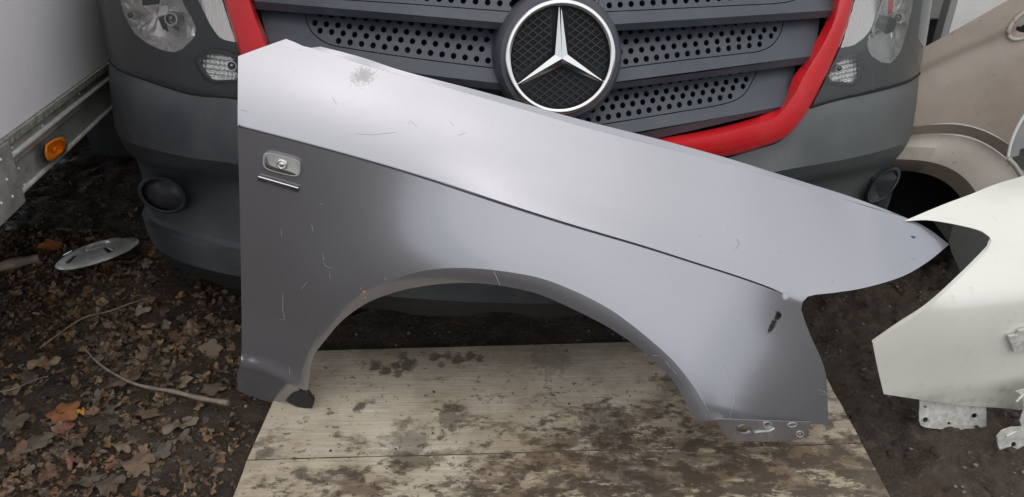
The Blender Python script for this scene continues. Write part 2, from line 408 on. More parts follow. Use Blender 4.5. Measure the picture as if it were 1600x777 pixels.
def leaf_mat():
    m = bpy.data.materials.new('dead_leaf'); m.use_nodes = True; t = m.node_tree; N, L = t.nodes, t.links; b = N['Principled BSDF']
    at = N.new('ShaderNodeAttribute'); at.attribute_name = 'leafcol'
    tc = N.new('ShaderNodeTexCoord'); n = N.new('ShaderNodeTexNoise'); n.inputs['Scale'].default_value = 55; n.inputs['Detail'].default_value = 5; L.new(tc.outputs['Object'], n.inputs['Vector'])
    mr = N.new('ShaderNodeMapRange'); mr.inputs[1].default_value = .35; mr.inputs[2].default_value = .7; mr.inputs[4].default_value = .6; L.new(n.outputs[0], mr.inputs[0])
    c = mixcol(t, mr.outputs[0], at.outputs['Color'], (.03, .02, .014)); L.new(c, b.inputs['Base Color']); b.inputs['Roughness'].default_value = .6
    bp = N.new('ShaderNodeBump'); bp.inputs['Strength'].default_value = .4; bp.inputs['Distance'].default_value = .003
    L.new(n.outputs[0], bp.inputs['Height']); L.new(bp.outputs[0], b.inputs['Normal'])
    return m
M['leaf'] = leaf_mat()

# ------------------------------------------------------------------ ground
def clod(x, y):
    h = noise.fractal(Vector((x * 3, y * 3, 0)), .9, 2.1, 3) * .012 + noise.fractal(Vector((x * 14, y * 14, 3)), .8, 2.1, 4) * .0075
    r = abs(noise.noise(Vector((x * 8 + 20, y * 5, 1)))) * .014 + (noise.fractal(Vector((x * 30, y * 22, 9)), .8, 2.1, 3) * .009 + abs(noise.noise(Vector((x * 16, y * 11, 4)))) * .022) * sm(.7, .95, x)
    return h + r - .012
def ground_z(x, y):
    z = clod(x, y)
    if -.80 < x < .86 and .55 < y < 1.70:      # pressed flat under the board
        k = min(sm(-.80, -.72, x), sm(.86, .78, x), sm(1.70, 1.62, y)); z = z * (1 - k) - .014 * k
    return min(z, .02)
def axis(c, n0, s0, g, lim):
    out = [0.0]; st = s0; i = 0
    while out[-1] < lim:
        out.append(out[-1] + st); i += 1
        if i > n0: st *= g
    return [c - v for v in out[:0:-1]] + [c + v for v in out]
gx, gy = axis(0, 200, .0085, 1.10, 60), axis(1.5, 120, .0085, 1.10, 60)
nx, ny = len(gx), len(gy)
gv = [(x, y, ground_z(x, y) if abs(x) < 5 and -2 < y < 6 else -.012) for y in gy for x in gx]
gf = [(j * nx + i, j * nx + i + 1, (j + 1) * nx + i + 1, (j + 1) * nx + i) for j in range(ny - 1) for i in range(nx - 1)]
tag(newobj('ground', gv, gf, M['ground'], sharp=180), 'dark wet mud ground of the yard', None, kind='structure')

# ------------------------------------------------------------------ the board
def board():
    TL, TR = hitz(461, 549.7, .02), hitz(1256, 526, .02)
    FL, FR = hitz(368, 777, .02), hitz(1390, 777, .02)
    kl = .16
    FL2, FR2 = FL + (FL - TL) * kl * 2, FR + (FR - TR) * kl * 2
    t = thing('plywood_board', (TL.x * .5 + FR.x * .5, 1.1, 0), 'pale muddy plywood board lying flat on the mud beneath the grey fender', 'board')
    JL, JR = hitz(386, 719, .02), hitz(1347, 693, .02)
    def plank(a, b, c, d):
        ang = []
        def edge(p, q, n, amp):
            out = []
            for i in range(n):
                r = p.lerp(q, i / n); nn = Vector((-(q - p).y, (q - p).x, 0)).normalized()
                out.append(r + nn * noise.noise(Vector((r.x * 25, r.y * 25, 5))) * amp)
            return out
        ang = edge(a, b, 60, .0012) + edge(b, c, 30, .0012) + edge(c, d, 60, .0012) + edge(d, a, 30, .0015)
        n = len(ang); top = [(p.x, p.y, .02 + .0012 * noise.noise(Vector((p.x * 4, p.y * 4, 0)))) for p in ang]; bot = [(p.x, p.y, .001) for p in ang]
        me_v = top + bot; fs = [tuple(range(n))] + [(i + n, (i + 1) % n + n, (i + 1) % n, i) for i in range(n)] + [tuple(range(2 * n - 1, n - 1, -1))]
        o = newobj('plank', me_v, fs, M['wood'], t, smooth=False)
        o.data.materials.append(M['wood_side'])
        for p in o.data.polygons[1:]: p.material_index = 1
    e = Vector((0, .0015, 0))
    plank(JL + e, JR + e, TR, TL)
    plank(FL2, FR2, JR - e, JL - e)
board()

# ------------------------------------------------------------------ the van
VX, VY0 = .10, 1.52
def Yc(x):
    d = x - VX; a = max(0, d - .70, -d - .785)
    return VY0 + .11 * d + .305 * d * d + 3.4 * a ** 3
def V(x, z): return Yc(x) + .22 * max(0, z - .60)
def Vp(p): return lambda x, z: V(x, z) + p
van = thing('delivery_van', (VX, 2.6, 0), 'red delivery van with grey bumper and round star badge behind the grey fender', 'van')

# bumper
rowsL = [
 ([(169,90),(182,105),(235,125),(300,145),(372,152),(450,195),(600,243),(800,262),(950,265),(1100,255),(1184,233),(1224,218),(1268,166),(1358,144),(1413,129),(1436,116),(1447,98)], 0.0),
 ([(166,130),(200,145),(300,170),(372,178),(450,212),(600,258),(800,278),(950,280),(1100,270),(1184,250),(1224,236),(1275,190),(1358,170),(1410,155),(1436,150)], -.012),
 ([(166,175),(200,192),(300,213),(372,224),(450,250),(600,290),(800,308),(950,303),(1100,285),(1184,268),(1224,254),(1290,225),(1358,208),(1410,195),(1437,190)], -.030),
 ([(170,209),(180,214),(225,230),(300,247),(372,257),(500,290),(700,325),(880,335),(1050,305),(1210,269),(1326,248),(1390,232),(1435,215)], -.042),
 ([(175,226),(186,235),(225,248),(300,265),(372,275),(500,306),(700,340),(880,349),(1050,320),(1200,291),(1326,266),(1390,250),(1431,232)], -.022),
 ([(182,243),(190,249),(225,261),(300,278),(372,287),(500,318),(700,352),(880,362),(1050,335),(1180,307),(1274,288),(1352,273),(1425,247)], .012),
 ([(200,275),(225,290),(300,312),(372,320),(500,345),(700,375),(880,385),(1050,365),(1180,340),(1274,318),(1352,300),(1405,270)], .018),
 ([(213,318),(240,340),(300,360),(372,380),(500,395),(700,412),(880,417),(1050,400),(1180,375),(1300,345),(1398,300)], .006),
 ([(219,340),(245,358),(300,380),(372,396),(500,408),(700,424),(880,428),(1050,413),(1180,390),(1300,355),(1397,312)], -.022),
 ([(226,368),(250,392),(291,412),(372,432),(500,452),(700,470),(880,474),(1000,464),(1180,430),(1300,390),(1394,340)], -.016),
 ([(232,384),(261,411),(291,428),(372,454),(500,476),(620,486),(640,492),(735,494),(760,488),(810,490),(830,496),(880,495),(1000,482),(1180,440),(1300,400),(1390,345)], .010),
]
dl, dr = -1.135, .99
grid = [VX + (dl + dr) / 2 + (dr - dl) / 2 * math.sin(math.pi / 2 * (-1 + 2 * i / 160)) for i in range(161)]
rows3 = []
for ri, (pts, p) in enumerate(rowsL):
    Sr = lambda a, b, p=p: Yc(a) + p + .22 * max(0, b - .60) * (1 if p == 0 else .5)
    hs = [hit(x, y, Sr) for x, y in crv(pts, 10)]
    hs = sorted([(h.x, h.z) for h in hs if h.y < 2.3 and dl * .97 < h.x - VX < dr * .97])
    hx, hz_ = [h[0] for h in hs], [h[1] for h in hs]
    def zk(x):
        if x < hx[0]: return hz_[0] + (x - hx[0]) * (hz_[6] - hz_[0]) / (hx[6] - hx[0])
        if x > hx[-1]: return hz_[-1] + (x - hx[-1]) * (hz_[-1] - hz_[-7]) / (hx[-1] - hx[-7])
        return interp(x, hx, hz_)
    shk = (0, 0, 0, 0, 0, .002, .004, .004, -.002, .0, .010)[ri]
    r = []
    for x in grid:
        z = zk(x); d = x - VX
        r.append(Vector((VX + d * (1 - shk * sm(.5, 1, abs(d))), Sr(x, z), z)))
    A, B = r[0], r[-1]
    L = [(-.030, .10), (-.040, .24), (-.04, 1.0)]; Rr = [(.035, .10), (.045, .24), (.045, 1.0)]
    r = [A + Vector((x, y, 0)) for x, y in L[::-1]] + r + [B + Vector((x, y, 0)) for x, y in Rr]
    rows3.append(r)
under = [Vector((VX + (p.x - VX) * .96, p.y + (.45 if 3 < i < 161 else 0), p.z + .01)) for i, p in enumerate(rows3[-1])]
fine = []
for i in range(len(rows3) - 1):
    r0, r1, r2, r3 = rows3[i if i in (3, 8) else max(i-1, 0)], rows3[i], rows3[i+1], rows3[i+1 if i in (2, 7) else min(i+2, len(rows3)-1)]
    for q in range(3):
        t = q / 3
        fine.append([.5 * ((2*b) + (c-a)*t + (2*a-5*b+4*c-d)*t*t + (-a+3*b-3*c+d)*t**3) for a, b, c, d in zip(r0, r1, r2, r3)])
fine.append(rows3[-1])
mb = MB(); mb.loft(fine[-4:] + [under], flip=True); mb.build('shaded_bumper_bottom', M['black'], van, sharp=40)  # bottom rows of the bumper coloured black for the fender's shadow
mb = MB(); mb.loft(fine[:-3], flip=True)
bumper = mb.build('bumper', M['bumper'], van, sharp=22)

for sp_ in ([(171,93),(184,106),(235,125),(300,145),(378,154)], [(1266,166),(1312,153),(1358,143),(1413,128),(1434,116),(1445,101)]):
    mb = MB(); mb.tube([hit(x, y + 1, Vp(-.001)) for x, y in crv(sp_, 8)], .0042, 8); mb.build('seam_gap', M['void'], van)
# fog lamp covers
def bump_s(p): return lambda x, z: Yc(x) + p
qc = hit(254, 305, bump_s(-.004)); 
def FL(x, z): return qc.y - .75 * (x - qc.x) - .25 * (z - qc.z)
mb = MB()
E = lambda k, dx=0, dy=0: ell(254 + dx, 305 + dy, 37 * k, 25 * k, 22, 40)
mb.loft(rings([(E(1.10), .03), (E(1.07), -.004), (E(1), -.014), (E(.92), -.012), (E(.87), .008), (E(.80), .006), (E(.5), -.006), (E(.02), -.014)], FL), closed=True, flip=True)
mb.build('fog_lamp_cover', M['fog'], van, sharp=28)
mb = MB()
E2 = lambda k: ell(1381, 290, 34 * k, 15 * k, -48, 40)
qf = hit(1381, 290, bump_s(-.02)); FP = lambda x, z: qf.y + .9 * (x - qf.x) + .5 * (z - qf.z)
mb.loft(rings([(E2(1.0), .05), (E2(1.06), .012), (E2(1.04), -.002), (E2(.98), -.006), (E2(.88), -.004), (E2(.82), .006), (E2(.4), .012), (E2(.02), .014)], FP), closed=True, flip=True)
mb.build('fog_lamp_cover', M['fog'], van, sharp=28)
mb = MB(); q = hit(1376, 316, FP) + Vector((0, .05, 0))
mb.tube([q + Vector((.005, 0, .06)), q + Vector((.002, .0, .02)), q + Vector((0, .0, -.03)), q + Vector((-.005, .01, -.09)), q + Vector((-.005, .012, -.14))], lambda t: .034 + .008 * (1 - t), 24)
mb.build('bumper_stay', M['fog'], van, sharp=50)
# red surround of the grille
outer = [(332,-80),(350,0),(374,83),(395,150),(440,200),(560,235),(750,258),(950,262),(1060,257),(1132,246),(1184,232),(1224,217),(1251,190),(1268,164),(1290,120),(1311,75),(1325,35),(1334,0),(1347,-60)]
ridge = [(372,-80),(389,0),(414,70),(432,130),(465,175),(575,212),(750,238),(950,240),(1053,225),(1112,213),(1176,196),(1214,182),(1240,150),(1252,128),(1266,103),(1285,72),(1302,37),(1312,0),(1322,-60)]
inner = [(380,-80),(395,0),(421,68),(440,120),(475,163),(580,200),(750,225),(950,226),(1034,216),(1112,202),(1176,185),(1214,168),(1230,145),(1240,120),(1256,98),(1273,68),(1290,35),(1301,0),(1310,-60)]
def multi(rows, p, S, sub=5, soft=0):
    """matched polylines -> smooth 3-D rows"""
    out = []
    for r, q in zip(rows, p):
        pts = []
        for i in range(len(r) - 1):
            p0, p1, p2, p3 = r[max(i-1, 0)], r[i], r[i+1], r[min(i+2, len(r)-1)]
            for j in range(sub):
                t = j / sub
                pts.append(tuple(.5 * ((2*p1[k]) + (-p0[k]+p2[k])*t + (2*p0[k]-5*p1[k]+4*p2[k]-p3[k])*t*t + (-p0[k]+3*p1[k]-3*p2[k]+p3[k])*t**3) for k in (0, 1)))
        pts.append(r[-1])
        for _ in range(soft): pts = [pts[0]] + [tuple((pts[i-1][k] + 2*pts[i][k] + pts[i+1][k]) / 4 for k in (0, 1)) for i in range(1, len(pts)-1)] + [pts[-1]]
        m = len(pts)
        out.append([hit(x, y, (lambda a, b, q=q, i=i: S(a, b) + (q(i / (m - 1)) if callable(q) else q))) for i, (x, y) in enumerate(pts)])
    return out
mid = [((a[0]*.35+b[0]*.65), (a[1]*.35+b[1]*.65)) for a, b in zip(outer, ridge)]
mid0 = [((a[0]*.85+b[0]*.15), (a[1]*.85+b[1]*.15)) for a, b in zip(outer, ridge)]
rw = multi([outer, outer, mid0, mid, ridge, inner, inner], [.05, -.002, -.013, -.019, -.019, .012, .09], V)
mb = MB(); mb.loft(rw)
mb.build('grille_surround', M['red'], van, sharp=35)

# dark cavity behind the slats
pxpatch('grille_backing', [(385,-75),(385,-75),(1318,-70),(1318,-70),(1290,60),(1235,165),(1100,222),(900,245),(700,240),(500,200),(420,110)], Vp(.13), .05, M['void'], van, step=40)

def lin(pts):
    P = [hit(x, y, V) for x, y in pts]; xs = [p.x for p in P]; zs = [p.z for p in P]
    o = np.argsort(xs); xs = [xs[i] for i in o]; zs = [zs[i] for i in o]
    sl_, sr_ = (zs[1]-zs[0])/(xs[1]-xs[0]), (zs[-1]-zs[-2])/(xs[-1]-xs[-2])
    return lambda x: zs[0] + (x-xs[0])*sl_ if x < xs[0] else zs[-1] + (x-xs[-1])*sr_ if x > xs[-1] else interp(x, xs, zs)
FS = .80
def slat(face, fold, bottom, panel, rows_of_holes, r=.0061, name='grille_slat'):
    zf = lin(fold)
    S = lambda x, z: V(x, zf(x)) + FS * (z - zf(x))
    # slat face with a cut-out for the perforated inset
    cut = xz(crv(panel + [panel[0]], 8)[:-1], S)
    cx, cz = sum(p[0] for p in cut) / len(cut), sum(p[1] for p in cut) / len(cut)
    ins = []
    n = len(cut)
    for i in range(n):                                # inset by 1.4 mm along the edge normal
        a, b = cut[i - 1], cut[(i + 1) % n]; tx, tz = b[0]-a[0], b[1]-a[1]; L = math.hypot(tx, tz) or 1
        nxn, nzn = -tz / L, tx / L
        area = 1 if poly_area(cut) > 0 else -1
        ins.append((cut[i][0] + nxn * .0015 * area, cut[i][1] + nzn * .0015 * area))
    o_xz = xz(crv(face + [face[0]], 10)[:-1], S)
    v, f = patch(o_xz, S, .02, [cut])
    mb = MB(); mb.add(v, f)
    f0 = [hit(x, y, S) for x, y in crv(fold, 12)]
    b0 = []
    for (x, y) in crv(bottom, 12): b0.append(hit(x, y, Vp(.010)))
    k = min(len(f0), len(b0)); f0 = resample(f0, 40); b0 = resample(b0, 40)
    back = [p + Vector((0, .11, .035)) for p in b0]
    mb.loft([f0, b0, back], flip=True)
    sl = mb.build(name, M['grille'], van, sharp=25)
    S2 = lambda x, z: S(x, z) + .0012
    hs = []
    for (x0, y0, x1, y1, cnt) in rows_of_holes:
        for i in range(cnt):
            p = hit(x0 + (x1 - x0) * i / (cnt - 1), y0 + (y1 - y0) * i / (cnt - 1), S2)
            hs.append([(p.x + r * math.cos(a), p.z + r * .9 * math.sin(a)) for a in [2 * math.pi * j / 12 for j in range(12)]])
    v, f = patch(ins, S2, .03, hs)
    newobj('perforated_inset', v, f, M['grille'], sl, sharp=25, solid=.004)
def poly_area(p): return sum(p[i-1][0]*p[i][1]-p[i][0]*p[i-1][1] for i in range(len(p))) / 2
def resample(P, n):
    L = [0]
    for a, b in zip(P, P[1:]): L.append(L[-1] + (b - a).length)
    out = []
    for i in range(n):
        s = L[-1] * i / (n - 1)
        k = min(len(P) - 2, max(0, int(np.searchsorted(L, s)) - 1)); t = (s - L[k]) / max(1e-9, L[k+1] - L[k])
        out.append(P[k].lerp(P[k+1], t))
    return out
D = lambda p: [p, p]
# right side, top to bottom
slat(D((930,-75)) + D((930,40)) + D((1302,16)) + D((1316,-75)), [(930,40),(1160,25),(1302,16)], [(930,50),(1060,43),(1300,27)],
     D((935,-66)) + D((935,20)) + [(1160,9),(1225,5),(1249,-3),(1262,-20)] + D((1268,-66)),
     [(952,8.5,1226,-9,17), (961,-9,1235,-26,17), (952,-27,1226,-44,17)])
slat(D((925,32)) + D((925,133)) + D((1274,87)) + D((1283,12)), [(925,134),(1060,118),(1274,87)], [(925,144),(1060,127),(1268,99)],
     D((935,36)) + D((935,112)) + [(1060,96),(1160,84.5),(1186,81),(1206,72),(1220,52)] + D((1228,21)),
     [(944.4,68.2,1211,45.7,17), (952,83.4,1205,56,16), (945.5,100.5,1187,69.3,16), (952,52,1216,30,17)])
slat(D((905,128)) + D((905,222)) + D((1232,165)) + D((1246,88)), [(905,227),(996,209),(1230,164)], [(905,239),(1028,216),(1222,171)],
     D((905,128)) + D((905,202)) + [(947,194.6),(1060,176),(1134,162.7),(1160,151),(1176,127.6)] + D((1189,97)),
     [(919,188.3,1141,150.4,15), (926,172,1161,135,16), (932,158.4,1166,123.8,16), (938,143,1172,109,16)])
# left side
slat(D((383,-75)) + D((397,2)) + D((800,37)) + D((800,-75)), [(397,2.4),(640,24),(800,37.5)], [(398,14.6),(640,34),(800,48)],
     D((425,-66)) + [(455,-20),(495,-3),(530,0)] + [(640,7.3)] + D((800,19.5)) + D((800,-66)),
     [(534,-12,800,6.5,15), (524,-29,790,-12,15), (534,-46,800,-29,15)])
slat(D((405,8)) + [(412,40)] + D((424,78)) + [(645,114)] + D((795,132)) + D((795,30)), [(424,80),(645,114),(795,132.5)], [(426,91),(645,125),(795,143)],
     D((474,8)) + [(479,36),(486,50),(507,67),(530,74),(640,91)] + D((784,109)) + D((784,34)),
     [(492,36,760.6,61.8,16), (500,48,752.8,76.8,15), (529,64,762.6,94.7,14), (500,22,768,47,16)])
slat(D((432,90)) + [(450,130)] + D((520,190)) + [(700,215)] + D((830,232)) + D((830,132)), [(520,190),(700,215),(830,232)], [(520,200),(700,226),(830,243)],
     D((560,110)) + D((600,172)) + D((820,205)) + D((820,140)),
     [(620,150,800,178,11), (620,165,800,193,11)])

# star badge
c0 = hit(876, 91, Vp(-.032)); al = R(13)
er = Vector((1, .11, 0)).normalized(); eu = Vector((0, math.sin(al), math.cos(al))); eu = (eu - er * eu.dot(er)).normalized(); en = er.cross(eu).normalized()
BM = Matrix.Translation(c0) @ Matrix(((er.x, eu.x, en.x, 0), (er.y, eu.y, en.y, 0), (er.z, eu.z, en.z, 0), (0, 0, 0, 1)))
dep = (c0 - Vector((0, 0, CAM_H))).dot(Vector((0, CS, -SN)))
PXM = dep / FPX
RO = 88 * PXM
mb = MB(); mb.lathe([(RO*1.19, -.07), (RO*1.165, -.032), (RO*1.13, -.012), (RO*1.07, -.003), (RO*.99, -.001), (RO*.985, -.01)], BM, 72); housing = mb.build('badge_housing', M['grille'], van, sharp=40)
mb = MB(); prof = [(RO - .0068 + .0068 * math.cos(a), .0065 * math.sin(a)) for a in [R(x) for x in range(-90, 271, 20)]]
mb.lathe([(r_, h) for r_, h in prof], BM, 96); mb.build('badge_ring', M['chrome'], van, sharp=50)
mb = MB(); mb.lathe([(RO*.93, .0), (RO*.92, -.02), (.0005, -.028)], BM, 72); mb.build('badge_backplate', M['black'], van, sharp=40)
mb = MB(); tipr = RO * .925
apex = Vector((0, 0, .017)); 
for k in range(3):
    a = R(90 + 120 * k); d = Vector((math.cos(a), math.sin(a), 0)); tip = d * tipr
    s1 = Vector((math.cos(a + R(60)), math.sin(a + R(60)), 0)) * .0145; s2 = Vector((math.cos(a - R(60)), math.sin(a - R(60)), 0)) * .0145
    wv = Vector((-d.y, d.x, 0)) * .0016
    top = [apex, tip + Vector((0, 0, .001))]
    vs = [apex, tip + Vector((0, 0, .003)), tip + wv + Vector((0,0,-.003)), s1 + Vector((0,0,.0075)), tip - wv + Vector((0,0,-.003)), s2 + Vector((0,0,.0075)),
          tip + wv + Vector((0,0,-.012)), s1 + Vector((0,0,-.014)), tip - wv + Vector((0,0,-.012)), s2 + Vector((0,0,-.014))]
    mb.add([BM @ v for v in vs], [(0, 1, 2, 3), (0, 5, 4, 1), (3, 2, 6, 7), (5, 9, 8, 4)])
mb.build('badge_star', M['chrome'], van, smooth=False)
# diamond lattice behind the star
mb = MB(); step = 9.8 * PXM; bw = .0018
def in_sector(x, y):
    r_ = math.hypot(x, y)
    if r_ > RO * .86: return False
    for k in range(3):
        a = R(90 + 120 * k); t = x * math.cos(a) + y * math.sin(a); s_ = abs(-x * math.sin(a) + y * math.cos(a))
        if t > -.01 and s_ < .017: return False
    return True
for sg in (1, -1):
    a = R(36) * sg; d = Vector((math.cos(a), math.sin(a), 0)); nn = Vector((-d.y, d.x, 0))
    for i in range(-12, 13):
        on = None; L = RO; m = 120
        for j in range(m + 1):
            p = nn * i * step + d * (-L + 2 * L * j / m)
            ok = in_sector(p.x, p.y)
            if ok and on is None: on = p
            if (not ok or j == m) and on is not None:
                if (p - on).length > .006:
                    q = p; z0, z1 = -.016, -.010
                    vs = [on + nn*bw/2, q + nn*bw/2, q - nn*bw/2, on - nn*bw/2]
                    P8 = [BM @ (v + Vector((0, 0, z1))) for v in vs] + [BM @ (v + Vector((0, 0, z0))) for v in vs]
                    mb.add(P8, [(3, 2, 1, 0), (0, 1, 5, 4), (2, 3, 7, 6)])
                on = None
mb.build('badge_mesh', M['badge_mesh'], van, smooth=False, kind='stuff')

# headlights
def headlight(outline, bowl, bc, strip, indi, indi_c, bulbs, flaps, side):
    hb = pxpatch('headlight', outline, Vp(.022), .025, M['lamp_housing'], van, step=10, holes=[bowl, strip, indi], sharp=30)
    c = crv(bowl + [bowl[0]], 8)[:-1]
    mb = MB()
    rs = []
    for k, p in ((1.0, .022), (.97, .030), (.86, .050), (.66, .068), (.42, .080), (.2, .086), (.02, .088)):
        rs.append((shrink(c, k, bc), p))
    mb.loft(rings(rs, V), closed=True, flip=poly_area([(a, -b) for a, b in c]) < 0)
    for i_, v_ in enumerate(mb.v):
        if i_ >= len(c): v_ += Vector((random.gauss(0, .0022), random.gauss(0, .0035), random.gauss(0, .0022)))
    mb.build('reflector', M['reflector'], hb, smooth=False)
    # ribbed clear strip beside the grille
    z0_ = min(p[1] for p in xz(strip, V))          # the prismatic strip leans back, so it catches the sky
    zz = lambda x, z: V(x, z) + .002 + .50 * (z - z0_) + .0016 * math.sin((x + side * .25 * z) * 900)
    v, f = patch(xz(crv(strip + [strip[0]], 8)[:-1], lambda x, z: V(x, z) + .002 + .50 * (z - z0_)), zz, .0022)
    newobj('ribbed_strip', v, f, M['white_ribs'], hb, sharp=60)
    ci = crv(indi + [indi[0]], 8)[:-1]; z1_ = min(p[1] for p in xz(ci, V))
    zz = lambda x, z: V(x, z) + .004 + .45 * (z - z1_) + .0022 * math.sin(x * 620) + .0018 * math.sin(z * 680)
    v, f = patch(xz(shrink(ci, 1.03, indi_c), lambda x, z: V(x, z) + .004 + .45 * (z - z1_)), zz, .0022)
    newobj('indicator_reflector', v, f, M['reflector'], hb, sharp=60)
    mb = MB(); mb.loft(rings([(shrink(ci, 1.0, indi_c), .0), (shrink(ci, 1.12, indi_c), -.001), (shrink(ci, 1.3, indi_c), .004), (shrink(ci, 1.36, indi_c), .024)], V), closed=True)
    mb.build('indicator_bezel', M['lamp_housing'], hb, sharp=30)
    for (bx, by, br, dp) in bulbs:
        p = hit(bx, by, Vp(dp)); mb = MB(); MM = Matrix.Translation(p) @ Vector((0, -1, .25)).to_track_quat('Z', 'Y').to_matrix().to_4x4()
        mb.lathe([(br, -.03), (br, 0), (br*.9, .004), (br*.72, .004), (br*.66, -.008), (br*.35, -.010), (br*.32, .006), (.0004, .010)], MM, 24)
        mb.build('bulb_holder', M['steel'], hb, sharp=35)
    for poly, dp, mm in flaps:
        pxpatch('reflector_facet', poly, Vp(dp), .02, M[mm], hb, step=14, solid=.002)
    pxpatch('lens', outline, Vp(-.004), .03, M['glass' if side > 0 else 'hazy_glass'], hb, step=10, sharp=60)
    return hb
headlight([(120,-90),(120,-90),(150,0),(157,35),(164,65),(170,92),(186,107),(235,126),(300,145)] + D((378,154)) + [(374,83),(350,2)] + D((333,-90)),
  [(178,-70),(178,-70),(189,0),(194,23),(202,39),(211,53),(226,65),(247,76),(272,82),(286,76),(297,65),(305,56),(306,44),(299,27),(288,9),(278,-20),(268,-70),(268,-70)], (246, 20),
  D((300,-60)) + D((309,0)) + [(328,37),(343,59)] + D((368,66)) + D((347,0)) + D((332,-60)),
  [(312,97),(326,84),(345,85),(362,90),(371,98),(371,98),(371,124),(371,124),(350,125),(332,124),(320,112)], (345,106),
  [(268,30,.016,.02), (205,24,.010,.03), (363,103,.012,-.002)],
  [([(247,28),(254,45),(262,50),(258,24)], .05, 'black'), ([(262,40),(279,43),(279,58),(268,54)], .02, 'chrome'), ([(292,38),(302,48),(295,62),(292,60)], .03, 'chrome'), ([(222,-8),(250,-8),(248,7),(222,9)], .03, 'black'), ([(252,10),(262,8),(262,22),(245,26)], .08, 'white_ribs')], 1)
headlight([(1347,-90),(1347,-90),(1336,0),(1313,74)] + D((1270,164)) + [(1358,142),(1413,127),(1434,116),(1446,98),(1453,66)] + D((1459,0)) + D((1475,-90)),
  [(1390,-70),(1390,-70),(1378,0),(1371,20),(1362,45),(1355,68),(1362,88),(1378,98),(1392,99),(1405,84),(1412,65),(1420,35),(1427,0),(1440,-70),(1440,-70)], (1390, 30),
  D((1346,-60)) + D((1336,0)) + D((1314,75)) + [(1335,70),(1354,55),(1366,33)] + D((1376,0)) + D((1388,-60)),
  [(1295,119),(1308,98),(1322,92),(1336,90),(1344,101),(1340,118),(1332,129),(1315,128),(1300,127)], (1320,110),
  [(1402,28,.014,.05), (1310,107,.009,.0)],
  [([(1370,22),(1406,32),(1404,46),(1384,54),(1366,41)], .045, 'chrome'), ([(1361,45),(1366,60),(1358,60),(1356,58)], .03, 'chrome'), ([(1390,-8),(1396,-8),(1394,20),(1388,22)], .04, 'red')], -1)

# hood, windscreen, roof and sides
fr = []
xs_ = [ -1.00 + 2.2 * i / 40 for i in range(41)]
prof = [(.90, .10), (.98, .14), (1.06, .26), (1.16, .50), (1.26, .85)]
for (z, dy) in prof:
    k = 1 - .06 * (z - .9) / .36
    fr.append([Vector((VX + (x - VX) * k, Yc(x) + dy, z + .03 * (1 - ((x - VX) / 1.1) ** 2))) for x in xs_])
mb = MB(); mb.loft(fr, flip=True); mb.build('bonnet', M['red'], van, sharp=40)
a = fr[-1]; b = [Vector((VX + (p.x - VX) * .86, p.y + .62, p.z + .85)) for p in a]
mb = MB(); mb.loft([a, b], flip=True); mb.build('windscreen', mat('dark_window', (.02, .025, .03), rough=.05, coat=1), van)
c_ = [Vector((VX + (p.x - VX) * 1.0, p.y + .5, p.z + .22)) for p in b]; d_ = [Vector((p.x, 6.8, p.z)) for p in c_]
mb = MB(); mb.loft([b, c_, d_], flip=True)
for sx, row in ((0, fr), (-1, fr)):
    e = [r[sx] for r in fr] + [b[sx], c_[sx], d_[sx]]
    xo = e[0].x
    low = [Vector((xo, p.y, .33)) for p in e]
    mb.loft([e, low], flip=(sx == 0))
mb.build('body', M['red'], van, sharp=35)
mb = MB(); mb.box((VX, 4.6, .36), (1.7, 4.4, .06)); mb.build('underbody', M['void'], van, smooth=False)
mb = MB(); mb.box((VX, 2.45, .21), (1.5, 1.25, .20)); mb.build('added_shade_box', M['void'], van, smooth=False)  # box added under the van so the gap below the bumper goes black
for sx in (-.86, 1.06):
    for wy in (2.75, 5.8):
        MM = Matrix.Translation((sx, wy, .335)) @ Matrix.Rotation(R(90) * (1 if sx > 0 else -1), 4, 'Y')
        mb = MB(); mb.lathe([(.20, -.10), (.33, -.11), (.35, -.07), (.35, .07), (.33, .11), (.20, .10)], MM, 40); wh = mb.build('wheel', M['tyre'], van)
        mb = MB(); mb.lathe([(.205, .09), (.19, .05), (.10, .07), (.06, .09), (.001, .09)], MM, 40); mb.build('rim', M['steel'], wh)

# ------------------------------------------------------------------ the grey fender
def Bx(x):
    return 1.335 - .0675 * x - .0225 * (math.sqrt(x * x + .04) - .2) + .22 * max(0, x - .45) ** 2
crease_px = crv([(366,196),(372,197.5),(474,224),(602,259),(756,303.5),(880,340.5),(996,376),(1094,410),(1170,437),(1233,461.5)], 10)
CP = [hit(x, y, lambda a, b: Bx(a)) for x, y in crease_px]
CX, CZ = [p.x for p in CP], [p.z for p in CP]
def zc(x):
    if x > CX[-1]: return CZ[-1] + (x - CX[-1]) * (CZ[-1] - CZ[-6]) / (CX[-1] - CX[-6])
    return interp(x, CX, CZ)
arch_in = [(1088,657),(1074,632),(1053,596),(1031,572),(1003,546),(967,521),(935,502),(880,475),(835,457),(777,445),(734,441.5),(690,443),(650,448.5),(618,456),(574,472.5),(534,501),(502,538),(488,560),(483,589),(480,612)]
arch_out = [(1113,657),(1102,635),(1081,600),(1052,564),(1017,532),(977,500),(944,478),(889,451),(842,434),(788,424),(734,419),(683,420),(643,427),(607,440),(570,457),(535,479),(505,510),(487,540),(473,575),(466,605)]
AP = np.array([(p.x, p.z) for p in (hit(x, y, lambda a, b: Bx(a) - .04) for x, y in arch_out)])
A_ = np.c_[2 * AP, np.ones(len(AP))]; sol = np.linalg.lstsq(A_, (AP ** 2).sum(1), rcond=None)[0]
AXc, AZc = sol[0], sol[1]; AR = math.sqrt(sol[2] + AXc ** 2 + AZc ** 2)
print('arch', AXc, AZc, AR)
KP = [hit(x, y, lambda a, b: Bx(a) - .01) for x, y in ((372,585),(400,590),(430,599),(460,612))]
